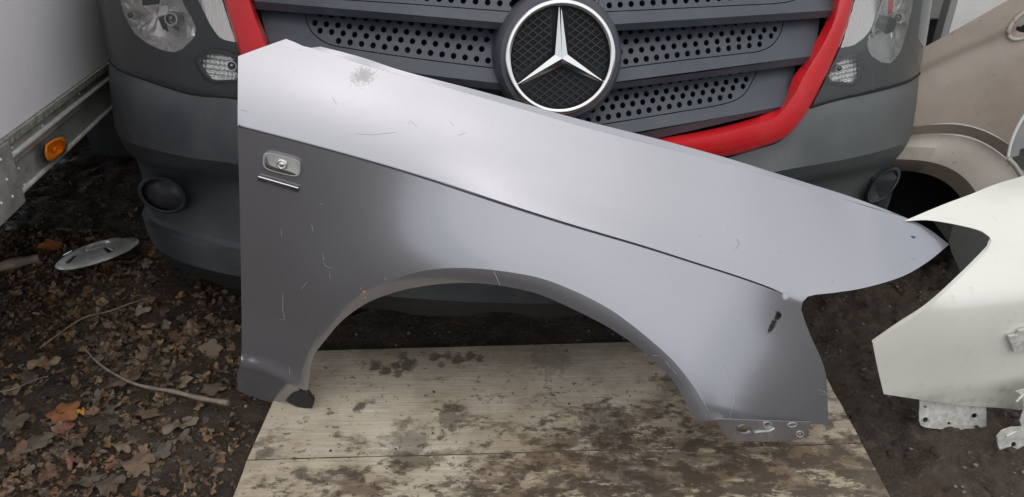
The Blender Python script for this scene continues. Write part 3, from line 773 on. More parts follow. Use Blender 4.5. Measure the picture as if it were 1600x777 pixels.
KX, KZ = [p.x for p in KP], [p.z for p in KP]
def G(x, z):
    c = zc(x); d = z - c; y = Bx(x)
    # above the crease the panel rolls over towards the bonnet, below it falls to the sill
    if d > 0:
        y += .16 * sm(.45, .75, x) * d
        y += .62 * d + 1.6 * d * d if d < .12 else .62 * d + 1.6 * .0144 + (d - .12) * .384
    alo = -.07 + .52 * sm(-.60, .26, x) - .26 * sm(.34, .72, x)
    if d < 0: y += alo * max(d, -.45)
    # wheel-arch flare
    r = math.hypot(x - AXc, z - AZc) - AR
    fl = .046 * math.exp(-(max(r, 0) / .14) ** 2) * (1 if d < 0 else math.exp(-(d / .05) ** 2))
    ang = math.atan2(z - AZc, x - AXc)
    fl *= .25 + .75 * sm(-.34, .0, x)
    y -= fl
    if z < .16 and x < -.3:                # kick-out at the sill
        k = interp(x, KX, KZ); wgt = sm(-.35, -.46, x)
        e = z - k
        y -= wgt * .006 * sm(.045, -.004, e)
        if e < .006: y += wgt * (.22 * (.006 - e) ** 2 / .02 if e > -.014 else .0044 + .22 * (-.014 - e))
    if c is not None:                      # shut-line groove
        gd = .007 * sm(CX[-1] + .005, CX[-1] - .05, x)
        wg = .0028 - .0012 * sm(-.4, .5, x)
        if abs(d) < wg * .65: y += gd
    return y
ridge_px = [(447,61),(460,66),(473,72),(486,75),(540,93),(592,108),(695,136.5),(760,154.5),(885,191),(950,208.5),(1030,229),(1132,256),(1200,276),(1280,299),(1355,323),(1422,343)]
top_px = D((372,88)) + [(410,74)] + D((447,61)) + ridge_px[1:]
f_out = top_px + [(1451,358)] + D((1483,382)) + [(1450,409),(1410,432),(1350,450),(1300,458),(1275,460.5),(1262,463.5),(1254,472),(1252,484),(1257,500),(1270,533),(1282,558),(1290,583),(1292.5,613),(1293.5,640)] + D((1294.5,663)) + [(1200,663)] + D((1113,657)) + arch_out[1:-1] + D(arch_out[-1]) + [(472,622)] + D((466,636)) + [(444,627.5),(425,629)] + [(392,619)] + D((372,611)) + [(370.5,583),(376.5,566),(377.5,500),(374,300),(371.5,200)] + D((372,88))
oc = crv(f_out, 9)[:-1]
fout_xz = []
for q in xz(oc, G):
    if not fout_xz or math.hypot(q[0]-fout_xz[-1][0], q[1]-fout_xz[-1][1]) > .0015: fout_xz.append(q)
def edge_x(px, py): return hit(px, py, G).x
lines = []
xl, xr_ = fout_xz[0][0], CX[-1]
for k in (1.05, .62, -.62, -1.05):
    ln = []
    for i in range(141):
        x = edge_x(371.8, 199) + .0015 + (xr_ - .002 - edge_x(371.8, 199)) * i / 140
        wg = .0028 - .0012 * sm(-.4, .5, x)
        ln.append((x, zc(x) + wg * k))
    lines.append(ln)
for off_ in (.034, .020, .010, .002, -.006, -.014):
    lines.append([(edge_x(374, 585) + .004 + (KX[-1] - KX[0] - .02) * i / 30, interp(edge_x(374, 585) + .004 + (KX[-1] - KX[0] - .02) * i / 30, KX, KZ) + off_) for i in range(31)])
fender = thing('car_fender', (0, 1.35, .02), 'large grey metallic car fender propped on the board against the red van', 'car fender')
v, f = patch(fout_xz, G, .009, lines=lines)
def fender_mat():
    m = mat('grey_metallic_paint', (.258, .256, .268), rough=.25, metal=.97, coat=.85, coat_rough=.045, rvar=.03, vscale=4)
    t = m.node_tree; b = t.nodes['Principled BSDF']; tc = t.nodes['Texture Coordinate']
    c = (.268, .263, .279)
    # metal flake and a thin film of road dust
    fk = t.nodes.new('ShaderNodeTexNoise'); fk.inputs['Scale'].default_value = 900; fk.inputs['Detail'].default_value = 2; t.links.new(tc.outputs['Object'], fk.inputs['Vector'])
    fr_ = t.nodes.new('ShaderNodeMapRange'); fr_.inputs[1].default_value = .3; fr_.inputs[2].default_value = .7; fr_.inputs[4].default_value = .28; t.links.new(fk.outputs[0], fr_.inputs[0])
    c = mixcol(t, fr_.outputs[0], c, (.40, .40, .42))
    def off(px, py): return hit(px, py, G)
    s1 = node_spot(t, tc, off(567, 119), .046, 190, .50, (.8, 1, 1.2), R(25), soft=.2, amt=.55); c = mixcol(t, s1, c, (.17, .17, .165))
    s2 = node_spot(t, tc, off(1207, 508), .030, 230, .44, (2.6, 1, .8), R(-28), soft=.12); c = mixcol(t, s2, c, (.012, .012, .013))
    s3 = node_spot(t, tc, off(1216, 493), .012, 200, .42, (1, 1, .8)); c = mixcol(t, s3, c, (.012, .012, .013))
    s4 = node_spot(t, tc, off(1427, 371), .010, 300, .38, (1, 1, 3), R(-20)); c = mixcol(t, s4, c, (.02, .02, .02))
    # fine road dust specks
    n = t.nodes.new('ShaderNodeTexNoise'); n.inputs['Scale'].default_value = 140; n.inputs['Detail'].default_value = 3; t.links.new(tc.outputs['Object'], n.inputs['Vector'])
    mr = t.nodes.new('ShaderNodeMapRange'); mr.inputs[1].default_value = .76; mr.inputs[2].default_value = .79; t.links.new(n.outputs[0], mr.inputs[0])
    c = mixcol(t, mr.outputs[0], c, (.10, .09, .08))
    t.links.new(c, b.inputs['Base Color'])
    mx = t.nodes.new('ShaderNodeMath'); mx.operation = 'MAXIMUM'; t.links.new(s1, mx.inputs[0]); t.links.new(s2, mx.inputs[1])
    sb = t.nodes.new('ShaderNodeMapRange'); sb.inputs[3].default_value = .85; sb.inputs[4].default_value = .1; t.links.new(mx.outputs[0], sb.inputs[0]); t.links.new(sb.outputs[0], b.inputs['Coat Weight'])
    sb = t.nodes.new('ShaderNodeMapRange'); sb.inputs[3].default_value = .72; sb.inputs[4].default_value = 0; t.links.new(mx.outputs[0], sb.inputs[0]); t.links.new(sb.outputs[0], b.inputs['Metallic'])
    # thin film of road dust
    dn = t.nodes.new('ShaderNodeTexNoise'); dn.inputs['Scale'].default_value = 7; dn.inputs['Detail'].default_value = 9; dn.inputs['Roughness'].default_value = .7; t.links.new(tc.outputs['Object'], dn.inputs['Vector'])
    dr_ = t.nodes.new('ShaderNodeMapRange'); dr_.inputs[1].default_value = .35; dr_.inputs[2].default_value = .7; dr_.inputs[3].default_value = .03; dr_.inputs[4].default_value = .22; t.links.new(dn.outputs[0], dr_.inputs[0]); t.links.new(dr_.outputs[0], b.inputs['Coat Roughness'])
    # orange-peel
    n2 = t.nodes.new('ShaderNodeTexNoise'); n2.inputs['Scale'].default_value = 9; n2.inputs['Detail'].default_value = 2; t.links.new(tc.outputs['Object'], n2.inputs['Vector'])
    bp = t.nodes.new('ShaderNodeBump'); bp.inputs['Strength'].default_value = .035; bp.inputs['Distance'].default_value = .01
    t.links.new(n2.outputs[0], bp.inputs['Height']); t.links.new(bp.outputs[0], b.inputs['Normal']); t.links.new(bp.outputs[0], b.inputs['Coat Normal'])
    return m
M['fender'] = fender_mat()
newobj('panel', v, f, M['fender'], fender, sharp=42, solid=.0012)
# rolled lip of the wheel arch
def lip_off(t): return .012 - .009 * sm(.66, .82, t)
def between(k): return [(a[0] + (b[0] - a[0]) * k, a[1] + (b[1] - a[1]) * k) for a, b in zip(arch_out, arch_in)]
rw = multi([arch_out] + [between(k) for k in (.25, .5, .75)] + [arch_in, arch_in], [0] + [(lambda t, k=k: lip_off(t) * k ** 1.3) for k in (.25, .5, .75)] + [lip_off, lambda t: lip_off(t) + .022], G, sub=6)
mb = MB(); mb.loft(rw, flip=True)
newobj('arch_lip', mb.v, mb.f, M['fender'], fender, sharp=24, solid=.001)
# bonnet-side flange along the top
top_out = [(501,73),(566,90),(633,112),(760,145),(885,181),(950,198),(1030,218),(1132,246),(1200,267),(1264,287),(1329,307.5),(1393,331),(1422,343)]
top_in = [(486,75),(540,93),(625,117),(757,154),(880,189.5),(945,207),(1025,227.5),(1128,255),(1196,275),(1262,294),(1328,314),(1393,333.5),(1422,343)]
r_in = multi([top_in], [0], G, 6)[0]
pxo = multi([top_out], [0], lambda a, b: 1.4, 6)[0]
row_o = []
for p, q in zip(r_in, pxo):
    d = q - Vector((0, 0, CAM_H)); tt = (p.y + .006) / d.y
    row_o.append(Vector((0, 0, CAM_H)) + d * tt)
back = [p + Vector((0, .006, -.02)) for p in row_o]
mb = MB(); mb.loft([r_in, row_o, back], flip=False)
newobj('bonnet_flange', mb.v, mb.f, M['fender'], fender, sharp=40, solid=.001)
# black sill pad at the left foot
pxpatch('sill_pad', [(446,626),(455,617),(468,613),(480,616),(484,622),(489,629),(489,629),(487,638),(487,638),(468,637),(456,632)], lambda x, z: G(x, z) - .004, .01, M['black'], fender, step=6, solid=.012)

# side repeater
cind = []
for k in range(48):
    a_ = 2 * math.pi * k / 48; cc, ss = math.cos(a_), math.sin(a_)
    ux = math.copysign(abs(cc) ** .5, cc) * 30.5; uy = math.copysign(abs(ss) ** .5, ss) * 14.5
    cind.append((440 + ux * .975 - uy * .06, 257.5 + ux * .245 + uy))
ic = (440, 257.5)
def Gs(x, z): return G(x, z)
rim = MB(); rim.loft(rings([(shrink(cind, 1.0, ic), .001), (shrink(cind, .985, ic), -.005), (shrink(cind, .93, ic), -.007), (shrink(cind, .86, ic), -.005), (shrink(cind, .84, ic), -.002)], Gs), closed=True, flip=False)
rp = rim.build('side_indicator', mat('clear_rim', (.42, .43, .41), rough=.2, coat=1), fender, sharp=50)
mb = MB(); mb.loft(rings([(shrink(cind, .86, ic), -.0022), (shrink(cind, .55, ic), -.0004), (shrink(cind, .02, ic), -.0002)], Gs), closed=True)
mb.build('reflector', M['reflector'], rp, sharp=20)
for dx, dy, rr, mm in ((0, 0, .0100, 'chrome'),):
    p = hit(ic[0] + dx, ic[1] + dy, lambda a, b: G(a, b) - .0045); mb = MB(); MM = Matrix.Translation(p) @ Vector((0, -1, .2)).to_track_quat('Z', 'Y').to_matrix().to_4x4()
    mb.lathe([(rr, -.003), (rr, 0), (rr * .8, .001), (rr * .75, -.0015), (rr * .4, -.002), (.0003, .0)], MM, 20); mb.build('bulb', M[mm], rp, sharp=40)
mb = MB(); mb.loft(rings([(shrink(cind, .90, ic), -.0065), (shrink(cind, .7, ic), -.0095), (shrink(cind, .4, ic), -.0105), (shrink(cind, .02, ic), -.0108)], Gs), closed=True, flip=False)
mb.build('lens', M['glass'], rp, sharp=60)
# script strip under it
bd = pxpatch('lettering_strip', D((403.5,275.5)) + D((466.5,293.5)) + D((465.5,301)) + D((402.8,282.5)), lambda x, z: G(x, z) - .0035, .02, M['badge_dark'], fender, step=10, solid=.003)
mb = MB(); mb.tube([hit(403.8 + 62.4 * i / 12, 276 + 18 * i / 12, lambda a, b: G(a, b) - .0045) for i in range(13)], .0017, 6); mb.build('chrome_edge', M['chrome'], bd)
tcu = bpy.data.curves.new('script', 'FONT'); tcu.body = 'quattro'; tcu.size = .0125; tcu.extrude = .0006; tcu.shear = .25; tcu.align_x = 'CENTER'; tcu.align_y = 'CENTER'; tcu.space_character = 1.18
to = bpy.data.objects.new('script', tcu); COL.objects.link(to)
pa, pb = hit(405, 280, lambda a, b: G(a, b) - .0045), hit(465, 297.5, lambda a, b: G(a, b) - .0045)
tx = (pb - pa).normalized(); up_ = Vector((0, .04, 1)); up_ = (up_ - tx * up_.dot(tx)).normalized(); nn_ = tx.cross(up_)
to.matrix_world = Matrix.Translation((pa + pb) / 2 + nn_ * .0006) @ Matrix(((tx.x, up_.x, nn_.x, 0), (tx.y, up_.y, nn_.y, 0), (tx.z, up_.z, nn_.z, 0), (0, 0, 0, 1)))
bpy.context.view_layer.update()
me = bpy.data.meshes.new_from_object(to.evaluated_get(bpy.context.evaluated_depsgraph_get()))
mw = to.matrix_world.copy(); vs = [mw @ v.co for v in me.vertices]; fs = [tuple(p.vertices) for p in me.polygons]
bpy.data.objects.remove(to)
newobj('lettering', vs, fs, M['chrome'], bd, smooth=False)

# mounting bracket under the right foot
BRp = lambda x, z: G(x, .09) + .006 - .10 * (z - .07)
br_px = [(1118,655),(1118,655),(1128,672),(1136,684),(1146,688),(1180,690),(1215,690),(1240,688),(1252,686),(1260,678),(1268,660),(1268,660)]
br = pxpatch('mounting_bracket', br_px, BRp, .015, M['fender'], fender, step=8, holes=[ell(1163, 671, 10, 6, -8, 18), ell(1250, 678.5, 3.2, 2.8, 0, 12), ell(1199, 663, 3.5, 3, 0, 12)], sharp=40, solid=.002)
for (cx, cy, rx, ry) in ((1163, 671, 11, 7), (1250, 678.5, 5.6, 4.6), (1199, 664, 6, 4.6), (1238, 664, 7, 3.2)):
    mb = MB(); mb.tube([hit(x, y, lambda a, b: BRp(a, b) - .001) for x, y in ell(cx, cy, rx, ry, -6, 20)], .0009, 6, closed=True); mb.build('hole_rim', M['alu_edge'] if cx > 1170 else M['fender'], br)
mb = MB(); mb.tube([hit(x, y, lambda a, b: BRp(a, b) - .002) for x, y in ((1180,675.5),(1187,674.5),(1195,674),(1203,673),(1209,669.5))], .0022, 8); mb.build('rib', M['alu_edge'], br)

# scratches
mb = MB()
def scr(pts, wd=.00032):
    P = [hit(x, y, lambda a, b: G(a, b) - .0004) for x, y in crv(pts, 5)]
    r1, r2 = [], []
    for i, p in enumerate(P):
        t = (P[min(i+1, len(P)-1)] - P[max(i-1, 0)]).normalized(); n_ = Vector((-t.z, 0, t.x)).normalized()
        k = wd * (.35 + .65 * math.sin(math.pi * (i + .5) / len(P))); r1.append(p + n_ * k); r2.append(p - n_ * k)
    mb.loft([r1, r2])
for s_ in ([(1113,656),(1104,637),(1090,610),(1080,596)], [(1128,565),(1140,590),(1146,620),(1143,640),(1140,655)], [(505,411),(509,416),(521,420)], [(504,395),(506,408)],
           [(439,357),(440,370)], [(487,351),(489,362)], [(515,425),(516,436)], [(470,452),(480,441)], [(442,456),(442,485)], [(441,480),(444,500),(437,499)], [(772,424),(781,446)], [(641,308),(655,318)], [(600,434),(605,438)],
           [(1278,609),(1290,613),(1293,617),(1280,615)], [(1020,555),(1030,556)], [(1040,565),(1048,575)], [(1050,576),(1058,586)], [(500,318),(505,320)], [(1006,553),(1011,554)], [(370,560),(372,560)][:0] or [(452,572),(453,585)]):
    scr(s_)
mb.build('scratches', M['paint_mark'], fender, smooth=False, kind='stuff')
mb = MB()
for s_ in ([(375,172),(383,173),(388,176)], [(467,77),(472,79)], [(519,152),(523,158),(526,164)], [(644,140),(655,160)][:0] or [(557,209),(580,211),(600,209),(620,207)], [(638,195),(642,188),(645,193),(652,198)], [(703,190),(709,196)], [(715,212),(728,208)], [(458,109),(461,110)], [(1092,367),(1096,370)], [(1150,372),(1155,382),(1148,390)], [(1427,371),(1431,369),(1432,372)], [(1300,436),(1302,442)], [(1424,402),(1430,407)], [(1214,462),(1218,456)]):
    scr(s_, .00026)
mb.build('scuffs', M['black'], fender, smooth=False, kind='stuff')
mb = MB()
for k in range(26):
    cx, cy = 569 + random.gauss(0, 3), 459 + random.gauss(0, 4)
    p = hit(cx, cy, lambda a, b: G(a, b) - .0005); rr = .0006 + rnd() * .0012
    mb.add([p + Vector((rr * math.cos(a) * (1 + .4 * rnd()), 0, rr * math.sin(a))) for a in [R(60 * q) for q in range(6)]], [(0, 1, 2, 3, 4, 5)])
mb.build('paint_chips', M['chip'], fender, smooth=False, kind='stuff')

# ------------------------------------------------------------------ white fender on the right
def Wf(x, z): return (.9 * max(0, .125 - z) if z < .125 else 0) * .22 + .17 * sm(.34, .50, z) + 1.30 + .13 * z + .16 * (x - .9) - .02 * math.exp(-((z - .3) / .15) ** 2) + .5 * max(0, z - .46) ** 1.5
wf = thing('white_fender', (1.0, 1.33, .0), 'white car fender with a curved arch propped on the mud at the right', 'car fender')
M['white'] = mat('white_paint', (.60, .58, .51), rough=.35, coat=.8, coat_rough=.06, col2=(.64, .62, .555), vscale=5)
def white_mat():
    m = M['white']; t = m.node_tree; b = t.nodes['Principled BSDF']; tc = t.nodes['Texture Coordinate']
    src = b.inputs['Base Color'].links[0].from_socket
    sep = t.nodes.new('ShaderNodeSeparateXYZ'); t.links.new(tc.outputs['Object'], sep.inputs[0])
    mr = t.nodes.new('ShaderNodeMapRange'); mr.inputs[1].default_value = .15; mr.inputs[2].default_value = .08; mr.inputs[3].default_value = 0; mr.inputs[4].default_value = .22; t.links.new(sep.outputs['Z'], mr.inputs[0])
    n = t.nodes.new('ShaderNodeTexNoise'); n.inputs['Scale'].default_value = 45; n.inputs['Detail'].default_value = 8; t.links.new(tc.outputs['Object'], n.inputs['Vector'])
    ad = t.nodes.new('ShaderNodeMath'); ad.operation = 'ADD'; t.links.new(mr.outputs[0], ad.inputs[0]); t.links.new(n.outputs[0], ad.inputs[1])
    m2 = t.nodes.new('ShaderNodeMapRange'); m2.inputs[1].default_value = .62; m2.inputs[2].default_value = .95; m2.inputs[4].default_value = .5; t.links.new(ad.outputs[0], m2.inputs[0])
    c = mixcol(t, m2.outputs[0], src, (.30, .27, .17)); t.links.new(c, b.inputs['Base Color'])
white_mat()
w_out = D((1412,346)) + [(1424,340.5),(1477,318.5),(1516,304),(1554,288.6),(1600,275)] + D((1680,252)) + D((1680,640)) + D((1610,636)) + [(1592,641),(1580,639),(1500,633),(1440,625)] + D((1381,616)) + [(1372,578)] + D((1364,538)) + [(1400,513),(1450,480),(1500,435),(1535,400),(1545,389),(1549,377),(1546,370),(1535,362),(1516,356),(1481,348.5),(1448,344),(1429,344.6)]
wp = pxpatch('panel', w_out, Wf, .02, M['white'], wf, step=9, sharp=40, solid=.0015)
we = crv([(1364,538),(1400,513),(1450,480),(1500,435),(1535,400),(1545,389),(1549,377),(1546,370),(1535,362),(1516,356),(1481,348.5)], 8)
mb = MB(); q0 = [hit(x, y, Wf) for x, y in we]; mb.loft([q0, [p + Vector((.002, .012, .001)) for p in q0]]); mb.build('arch_flange', M['white'], wf, sharp=60)
# plate under it
WB = lambda x, z: 1.340 + .16 * (x - .9) - .25 * (.1 - z)
wpl = pxpatch('bracket_plate', [(1438,610),(1438,610),(1437,640),(1436.5,658),(1439,665),(1446,668),(1490,673),(1532,678),(1539,676),(1541,670),(1541,618),(1541,618)], WB, .02, M['dirty_metal'], wf, step=8,
   holes=[ell(1446,656.5,4.2,4.2,0,14), ell(1522.5,650,4.6,4,0,14), ell(1483,662,2.6,2.6,0,12), ell(1526,667,4,2.2,0,12), ell(1446,636,2.6,1.8,0,10)], solid=.003, sharp=40)
for (cx, cy, rr) in ((1446, 656.5, 5.4), (1522.5, 650, 5.4)):
    mb = MB(); mb.tube([hit(x, y, lambda a, b: WB(a, b) - .001) for x, y in ell(cx, cy, rr, rr, 0, 20)], .0013, 6, closed=True); mb.build('hole_rim', M['dirty_metal'], wpl)
WB2 = lambda x, z: 1.25 + .16 * (x - .9) - .15 * (.1 - z)
wb2 = pxpatch('bracket_arm', [(1588,612),(1588,612),(1596,618),(1600,640),(1594,658),(1597,667),(1580,668),(1566,673),(1558,682),(1559,694),(1566,712),(1572,723),(1580,727),(1610,719),(1660,705),(1660,705),(1660,600),(1660,600),(1610,606)], WB2, .02, M['dirty_metal'], wf, step=8,
   holes=[ell(1584,695,4.2,4.6,0,14)], solid=.003, sharp=40)
for (x0, y0, x1, y1) in ((1572,682,1588,674), (1586,713,1602,704), (1588,628,1604,612)):
    mb = MB(); mb.tube([hit(x0 + (x1-x0)*i/6, y0 + (y1-y0)*i/6, lambda a, b: WB2(a, b) - .002) for i in range(7)], .0028, 8); mb.build('rib', M['dirty_metal'], wb2)
mb = MB()
clip = pxpatch('clip', [(1577,530),(1577,526),(1592,524),(1594,518),(1612,514),(1612,514),(1612,548),(1612,548),(1596,549),(1585,551),(1582,540)], lambda x, z: Wf(x, z) - .012, .02, M['dirty_metal'], wf, step=6, solid=.008)

# ------------------------------------------------------------------ beige car wing behind
def Bg0(x, z): return 2.02 - .30 * (x - 1.1) + .12 * (z - .6)
SWP = [hit(x, y, Bg0) for x, y in ((1400,124),(1438,109),(1507,77),(1580,47),(1660,12))]
SWX, SWZ = [p.x for p in SWP], [p.z for p in SWP]
def Bg(x, z):
    d = z - interp(x, SWX, SWZ); y = Bg0(x, z)
    if -.09 < d < .004: y += .0055 * sm(.004, -.010, d) * sm(-.09, -.012, d)
    return y
bc = thing('beige_car_wing', (1.3, 2.0, 0), 'beige front wing with round wheel arch behind the right corner of the van', 'car wing')
c0_ = [(1415,198),(1437,197),(1481,192),(1516,196),(1551,209),(1578,227),(1600,243),(1640,280),(1680,330)]
c1_ = [(1415,211),(1437,210),(1481,208),(1508,210),(1535,220),(1560,236),(1578,251),(1610,282),(1645,330)]
pxpatch('panel', D((1436,78)) + [(1453,69.5),(1517,33.5),(1576,0),(1640,-36)] + D((1720,-80)) + D((1720,330)) + D((1680,330)) + c0_[::-1][1:-1] + D((1415,198)), lambda x, z: Bg(x, z), .011, M['beige'], bc, step=10, sharp=40, solid=.003,)
rw = multi([c0_, c1_], [0, .035], Bg, 5, 25); mb = MB(); mb.loft(rw, flip=True); newobj('arch_lip', mb.v, mb.f, M['beige'], bc, sharp=30)
c1b = [(x, y) for x, y in c1_]
c2_ = [(1400,249),(1423,248),(1458,250),(1487,259),(1510,275),(1527,296),(1537,320),(1544,350),(1546,400)]
c3_ = [(1385,267),(1404,265),(1440,267),(1464,273),(1487,287),(1504,306),(1512,325),(1517,350),(1520,400)]
rw = multi([c1b, [(a[0]*.5+b[0]*.5, a[1]*.5+b[1]*.5) for a, b in zip(c1b, c2_)], c2_], [.034, .002, .0], Bg, 5, 60); mb = MB(); mb.loft(rw, flip=True); newobj('arch_flare', mb.v, mb.f, M['beige_flare'], bc, sharp=40)
rw = multi([c2_, c3_, c3_], [0, .05, .30], Bg, 5, 60); mb = MB(); mb.loft(rw, flip=True); newobj('arch_flange', mb.v, mb.f, M['beige'], bc, sharp=30)
pxpatch('arch_liner', D((1360,255)) + D((1560,262)) + D((1600,460)) + D((1400,460)), lambda x, z: Bg(x, z) + .30, .1, M['void'], bc, step=60)
pxpatch('lower_liner', D((1452,338)) + [(1470,366),(1487,395)] + D((1512,450)) + D((1600,450)) + D((1600,335)), lambda x, z: Bg(x, z) - .02 + .06 * (1 if x < 1.245 else 0), .03, M['olive'], bc, step=20, solid=.004)
eo = ell(1606, 36, 36, 17, -38, 36)
mb = MB(); mb.tube([hit(x, y, lambda a, b: Bg(a, b) - .004) for x, y in eo], .005, 8, closed=True); ho = mb.build('lamp_opening', M['beige_flare'], bc)
mb = MB(); mb.loft(rings([(eo, -.002), (shrink(eo, .72), .004), (shrink(eo, .70), .03)], Bg), closed=True, flip=True); mb.build('recess', M['beige'], ho, sharp=30)
pxpatch('recess_floor', shrink(eo, .72), lambda x, z: Bg(x, z) - .0035 + .004, .05, M['void'], ho, step=6) 

# torn grey panel beside it
tg = thing('torn_panel', (1.45, 1.75, 0), 'broken pale panel edge standing against the beige wing at the right border', 'car panel')
Tg = lambda x, z: 1.72 - .1 * (x - 1.2) + .1 * z
pp = pxpatch('sheet', [(1575,249),(1579,226),(1588,203),(1600,182),(1600,182),(1680,120),(1680,120),(1680,262),(1680,262),(1600,276),(1588,262)], Tg, .03, M['grey_panel'], tg, step=8, solid=.004, holes=[[(1581,246),(1592,243),(1594,233),(1604,231),(1640,225),(1640,225),(1640,268),(1640,268),(1604,270),(1592,262)]])
mb = MB(); mb.tube([hit(x, y, lambda a, b: Tg(a, b) - .002) for x, y in crv([(1574,252),(1579,226),(1588,203),(1600,182),(1640,130)], 6)], .0035, 8); mb.build('rim', M['white_panel'], tg)
mb = MB(); mb.tube([hit(x, y, lambda a, b: Tg(a, b) - .01) for x, y in crv([(1573,247),(1584,257),(1594,272),(1600,284)], 6)], .006, 8); mb.build('rim', M['beige_flare'], tg)
pxpatch('dark_backing', D((1578,228)) + D((1660,205)) + D((1660,262)) + [(1600,272)] + D((1580,248)), lambda x, z: Tg(x, z) + .03, .05, M['olive'], tg, step=20)

# white panel and dark gap behind
wpnl = thing('white_door_panel', (2.0, 2.9, 0), 'upright white panel standing behind the beige wing at upper right', 'panel')
Bk = lambda x, z: 2.75
def upright(name, px0, px1, y, S_, mm, par, dep_=.04, z0=0, z1=2.0):
    a, b = hit(px0, y, S_), hit(px1, y, S_)
    mb = MB(); mb.box(((a.x + b.x) / 2, (a.y + b.y) / 2 + dep_ / 2, (z0 + z1) / 2), (abs(b.x - a.x), dep_, z1 - z0)); return mb.build(name, M[mm], par, smooth=False, bevel=.003)
upright('sheet', 1491, 1760, 20, Bk, 'white_panel', wpnl)
upright('edge_strip', 1480.5, 1490.5, 20, lambda x, z: 2.748, 'grey_panel', wpnl, dep_=.05)
gb = thing('grey_shed_panel', (1.6, 3.6, 0), 'dim grey cladding seen in the gap between headlight and white panel', 'shed')
upright('cladding', 1380, 1486, 20, lambda x, z: 3.5, 'grey_panel', gb, z0=.42)
upright('dark_base', 1380, 1700, 20, lambda x, z: 3.52, 'void', gb, z0=0, z1=.41)

# ------------------------------------------------------------------ trailer on the left
TD = Vector((-.217, 1.1005, -.094)).normalized(); TU = Vector((0, .085, 1)); TU = (TU - TD * TU.dot(TD)).normalized(); TN = TD.cross(TU).normalized()
P0 = hit(32.6, 306.5, lambda x, z: 1.44)
if TN.x < 0: TN = -TN
def tp(px, py, o=0.0):
    d = Vector(ray(px, py)); n = TN; q = P0 + n * o; c = Vector((0, 0, CAM_H))
    return c + d * ((q - c).dot(n) / d.dot(n))
def tlocal(p): q = p - P0; return q.dot(TD), q.dot(TU)
def tw(s, h, o): return P0 + TD * s + TU * h + TN * o
trl = thing('box_trailer', (P0.x - 1, P0.y + 1.5, 0), 'white box trailer with riveted aluminium skirt and amber marker lamp at left', 'trailer')
hU = tlocal(tp(0, 223.6))[1]; hU2 = tlocal(tp(142, 120))[1]; hM = tlocal(tp(60, 210.5))[1]; hM2 = tlocal(tp(13, 247))[1]
h_up = (hU + hU2) / 2; h_mid = (hM + hM2) / 2; h_dn = tlocal(tp(20, 259))[1]
print('trailer', h_up, h_mid, h_dn)
s0, s1, H1 = -.40, 5.0, 2.1
mb = MB()
def tbox(mb, sa, sb, ha, hb, oa, ob):
    vs = [tw(s, h, o) for s in (sa, sb) for h in (ha, hb) for o in (oa, ob)]
    mb.add(vs, [(0, 1, 3, 2), (4, 6, 7, 5), (0, 4, 5, 1), (2, 3, 7, 6), (0, 2, 6, 4), (1, 5, 7, 3)])
mb = MB(); tbox(mb, s0, s1, h_up + .004, H1, -2.0, .0); mb.build('wall', M['trailer'], trl, smooth=False, bevel=.004)
mb = MB(); tbox(mb, s0, s1, h_up - .012, h_up + .004, -.02, .006); mb.build('seal_strip', M['mossy'], trl, smooth=False, bevel=.001)
mb = MB(); tbox(mb, s0, s1, h_mid, h_up - .013, -.03, -.004); mb.build('upper_rail', M['alu'], trl, smooth=False, bevel=.001)
mb = MB(); mb.tube([tw(s0, h_mid, 0), tw(s1, h_mid, 0)], .0065, 10, cap=True); mb.build('bead', M['alu_edge'], trl)
mb = MB(); tbox(mb, s0, s1, h_dn, h_mid - .004, -.03, -.001); mb.build('middle_rail', M['alu'], trl, smooth=False, bevel=.001)
mb = MB(); tbox(mb, s0, s1, .004, h_dn - .001, -.03, -.008); mb.build('skirt', M['alu'], trl, smooth=False, bevel=.001)
mb = MB(); mb.tube([tw(s0, .003, -.004), tw(s1, .003, -.004)], .0055, 10); mb.build('bead', M['alu_edge'], trl)
mb = MB(); tbox(mb, s0, s1, .02, h_up, -2.0, -.031); mb.build('chassis', M['void'], trl, smooth=False)
# corner plate with rivets
sv = tlocal(tp(32, 307))[0]
mb = MB(); tbox(mb, s0, sv, -.012, h_up - .002, -.02, .008); mb.build('corner_plate', M['alu'], trl, smooth=False, bevel=.0015)
rv = MB(); rv.lathe([(.0036, 0), (.0034, .0012), (.0024, .0024), (.0002, .0029)], Matrix(), 10)
rme = None
def rivet(px, py, o):
    global rme
    p = tp(px, py, o); q = TN.to_track_quat('Z', 'Y').to_matrix().to_4x4()
    if rme is None:
        ob = newobj('rivet', rv.v, rv.f, M['alu_edge'], None); rme = ob.data
    else:
        ob = bpy.data.objects.new('rivet', rme); COL.objects.link(ob)
    ob.parent = trl; ob.matrix_parent_inverse = Matrix.Translation(-trl.location); ob.matrix_basis = Matrix.Translation(p) @ q
for (x, y, o) in ((10.5,281,.008),(19.5,307.5,.008),(1,250,.008),(18.5,231,-.004),(29,263.5,-.008),(38,289.5,-.008),(111,156,-.004),(123.5,146.5,-.004),(66,197,-.004),(2,318,.008)):
    rivet(x, y, o)
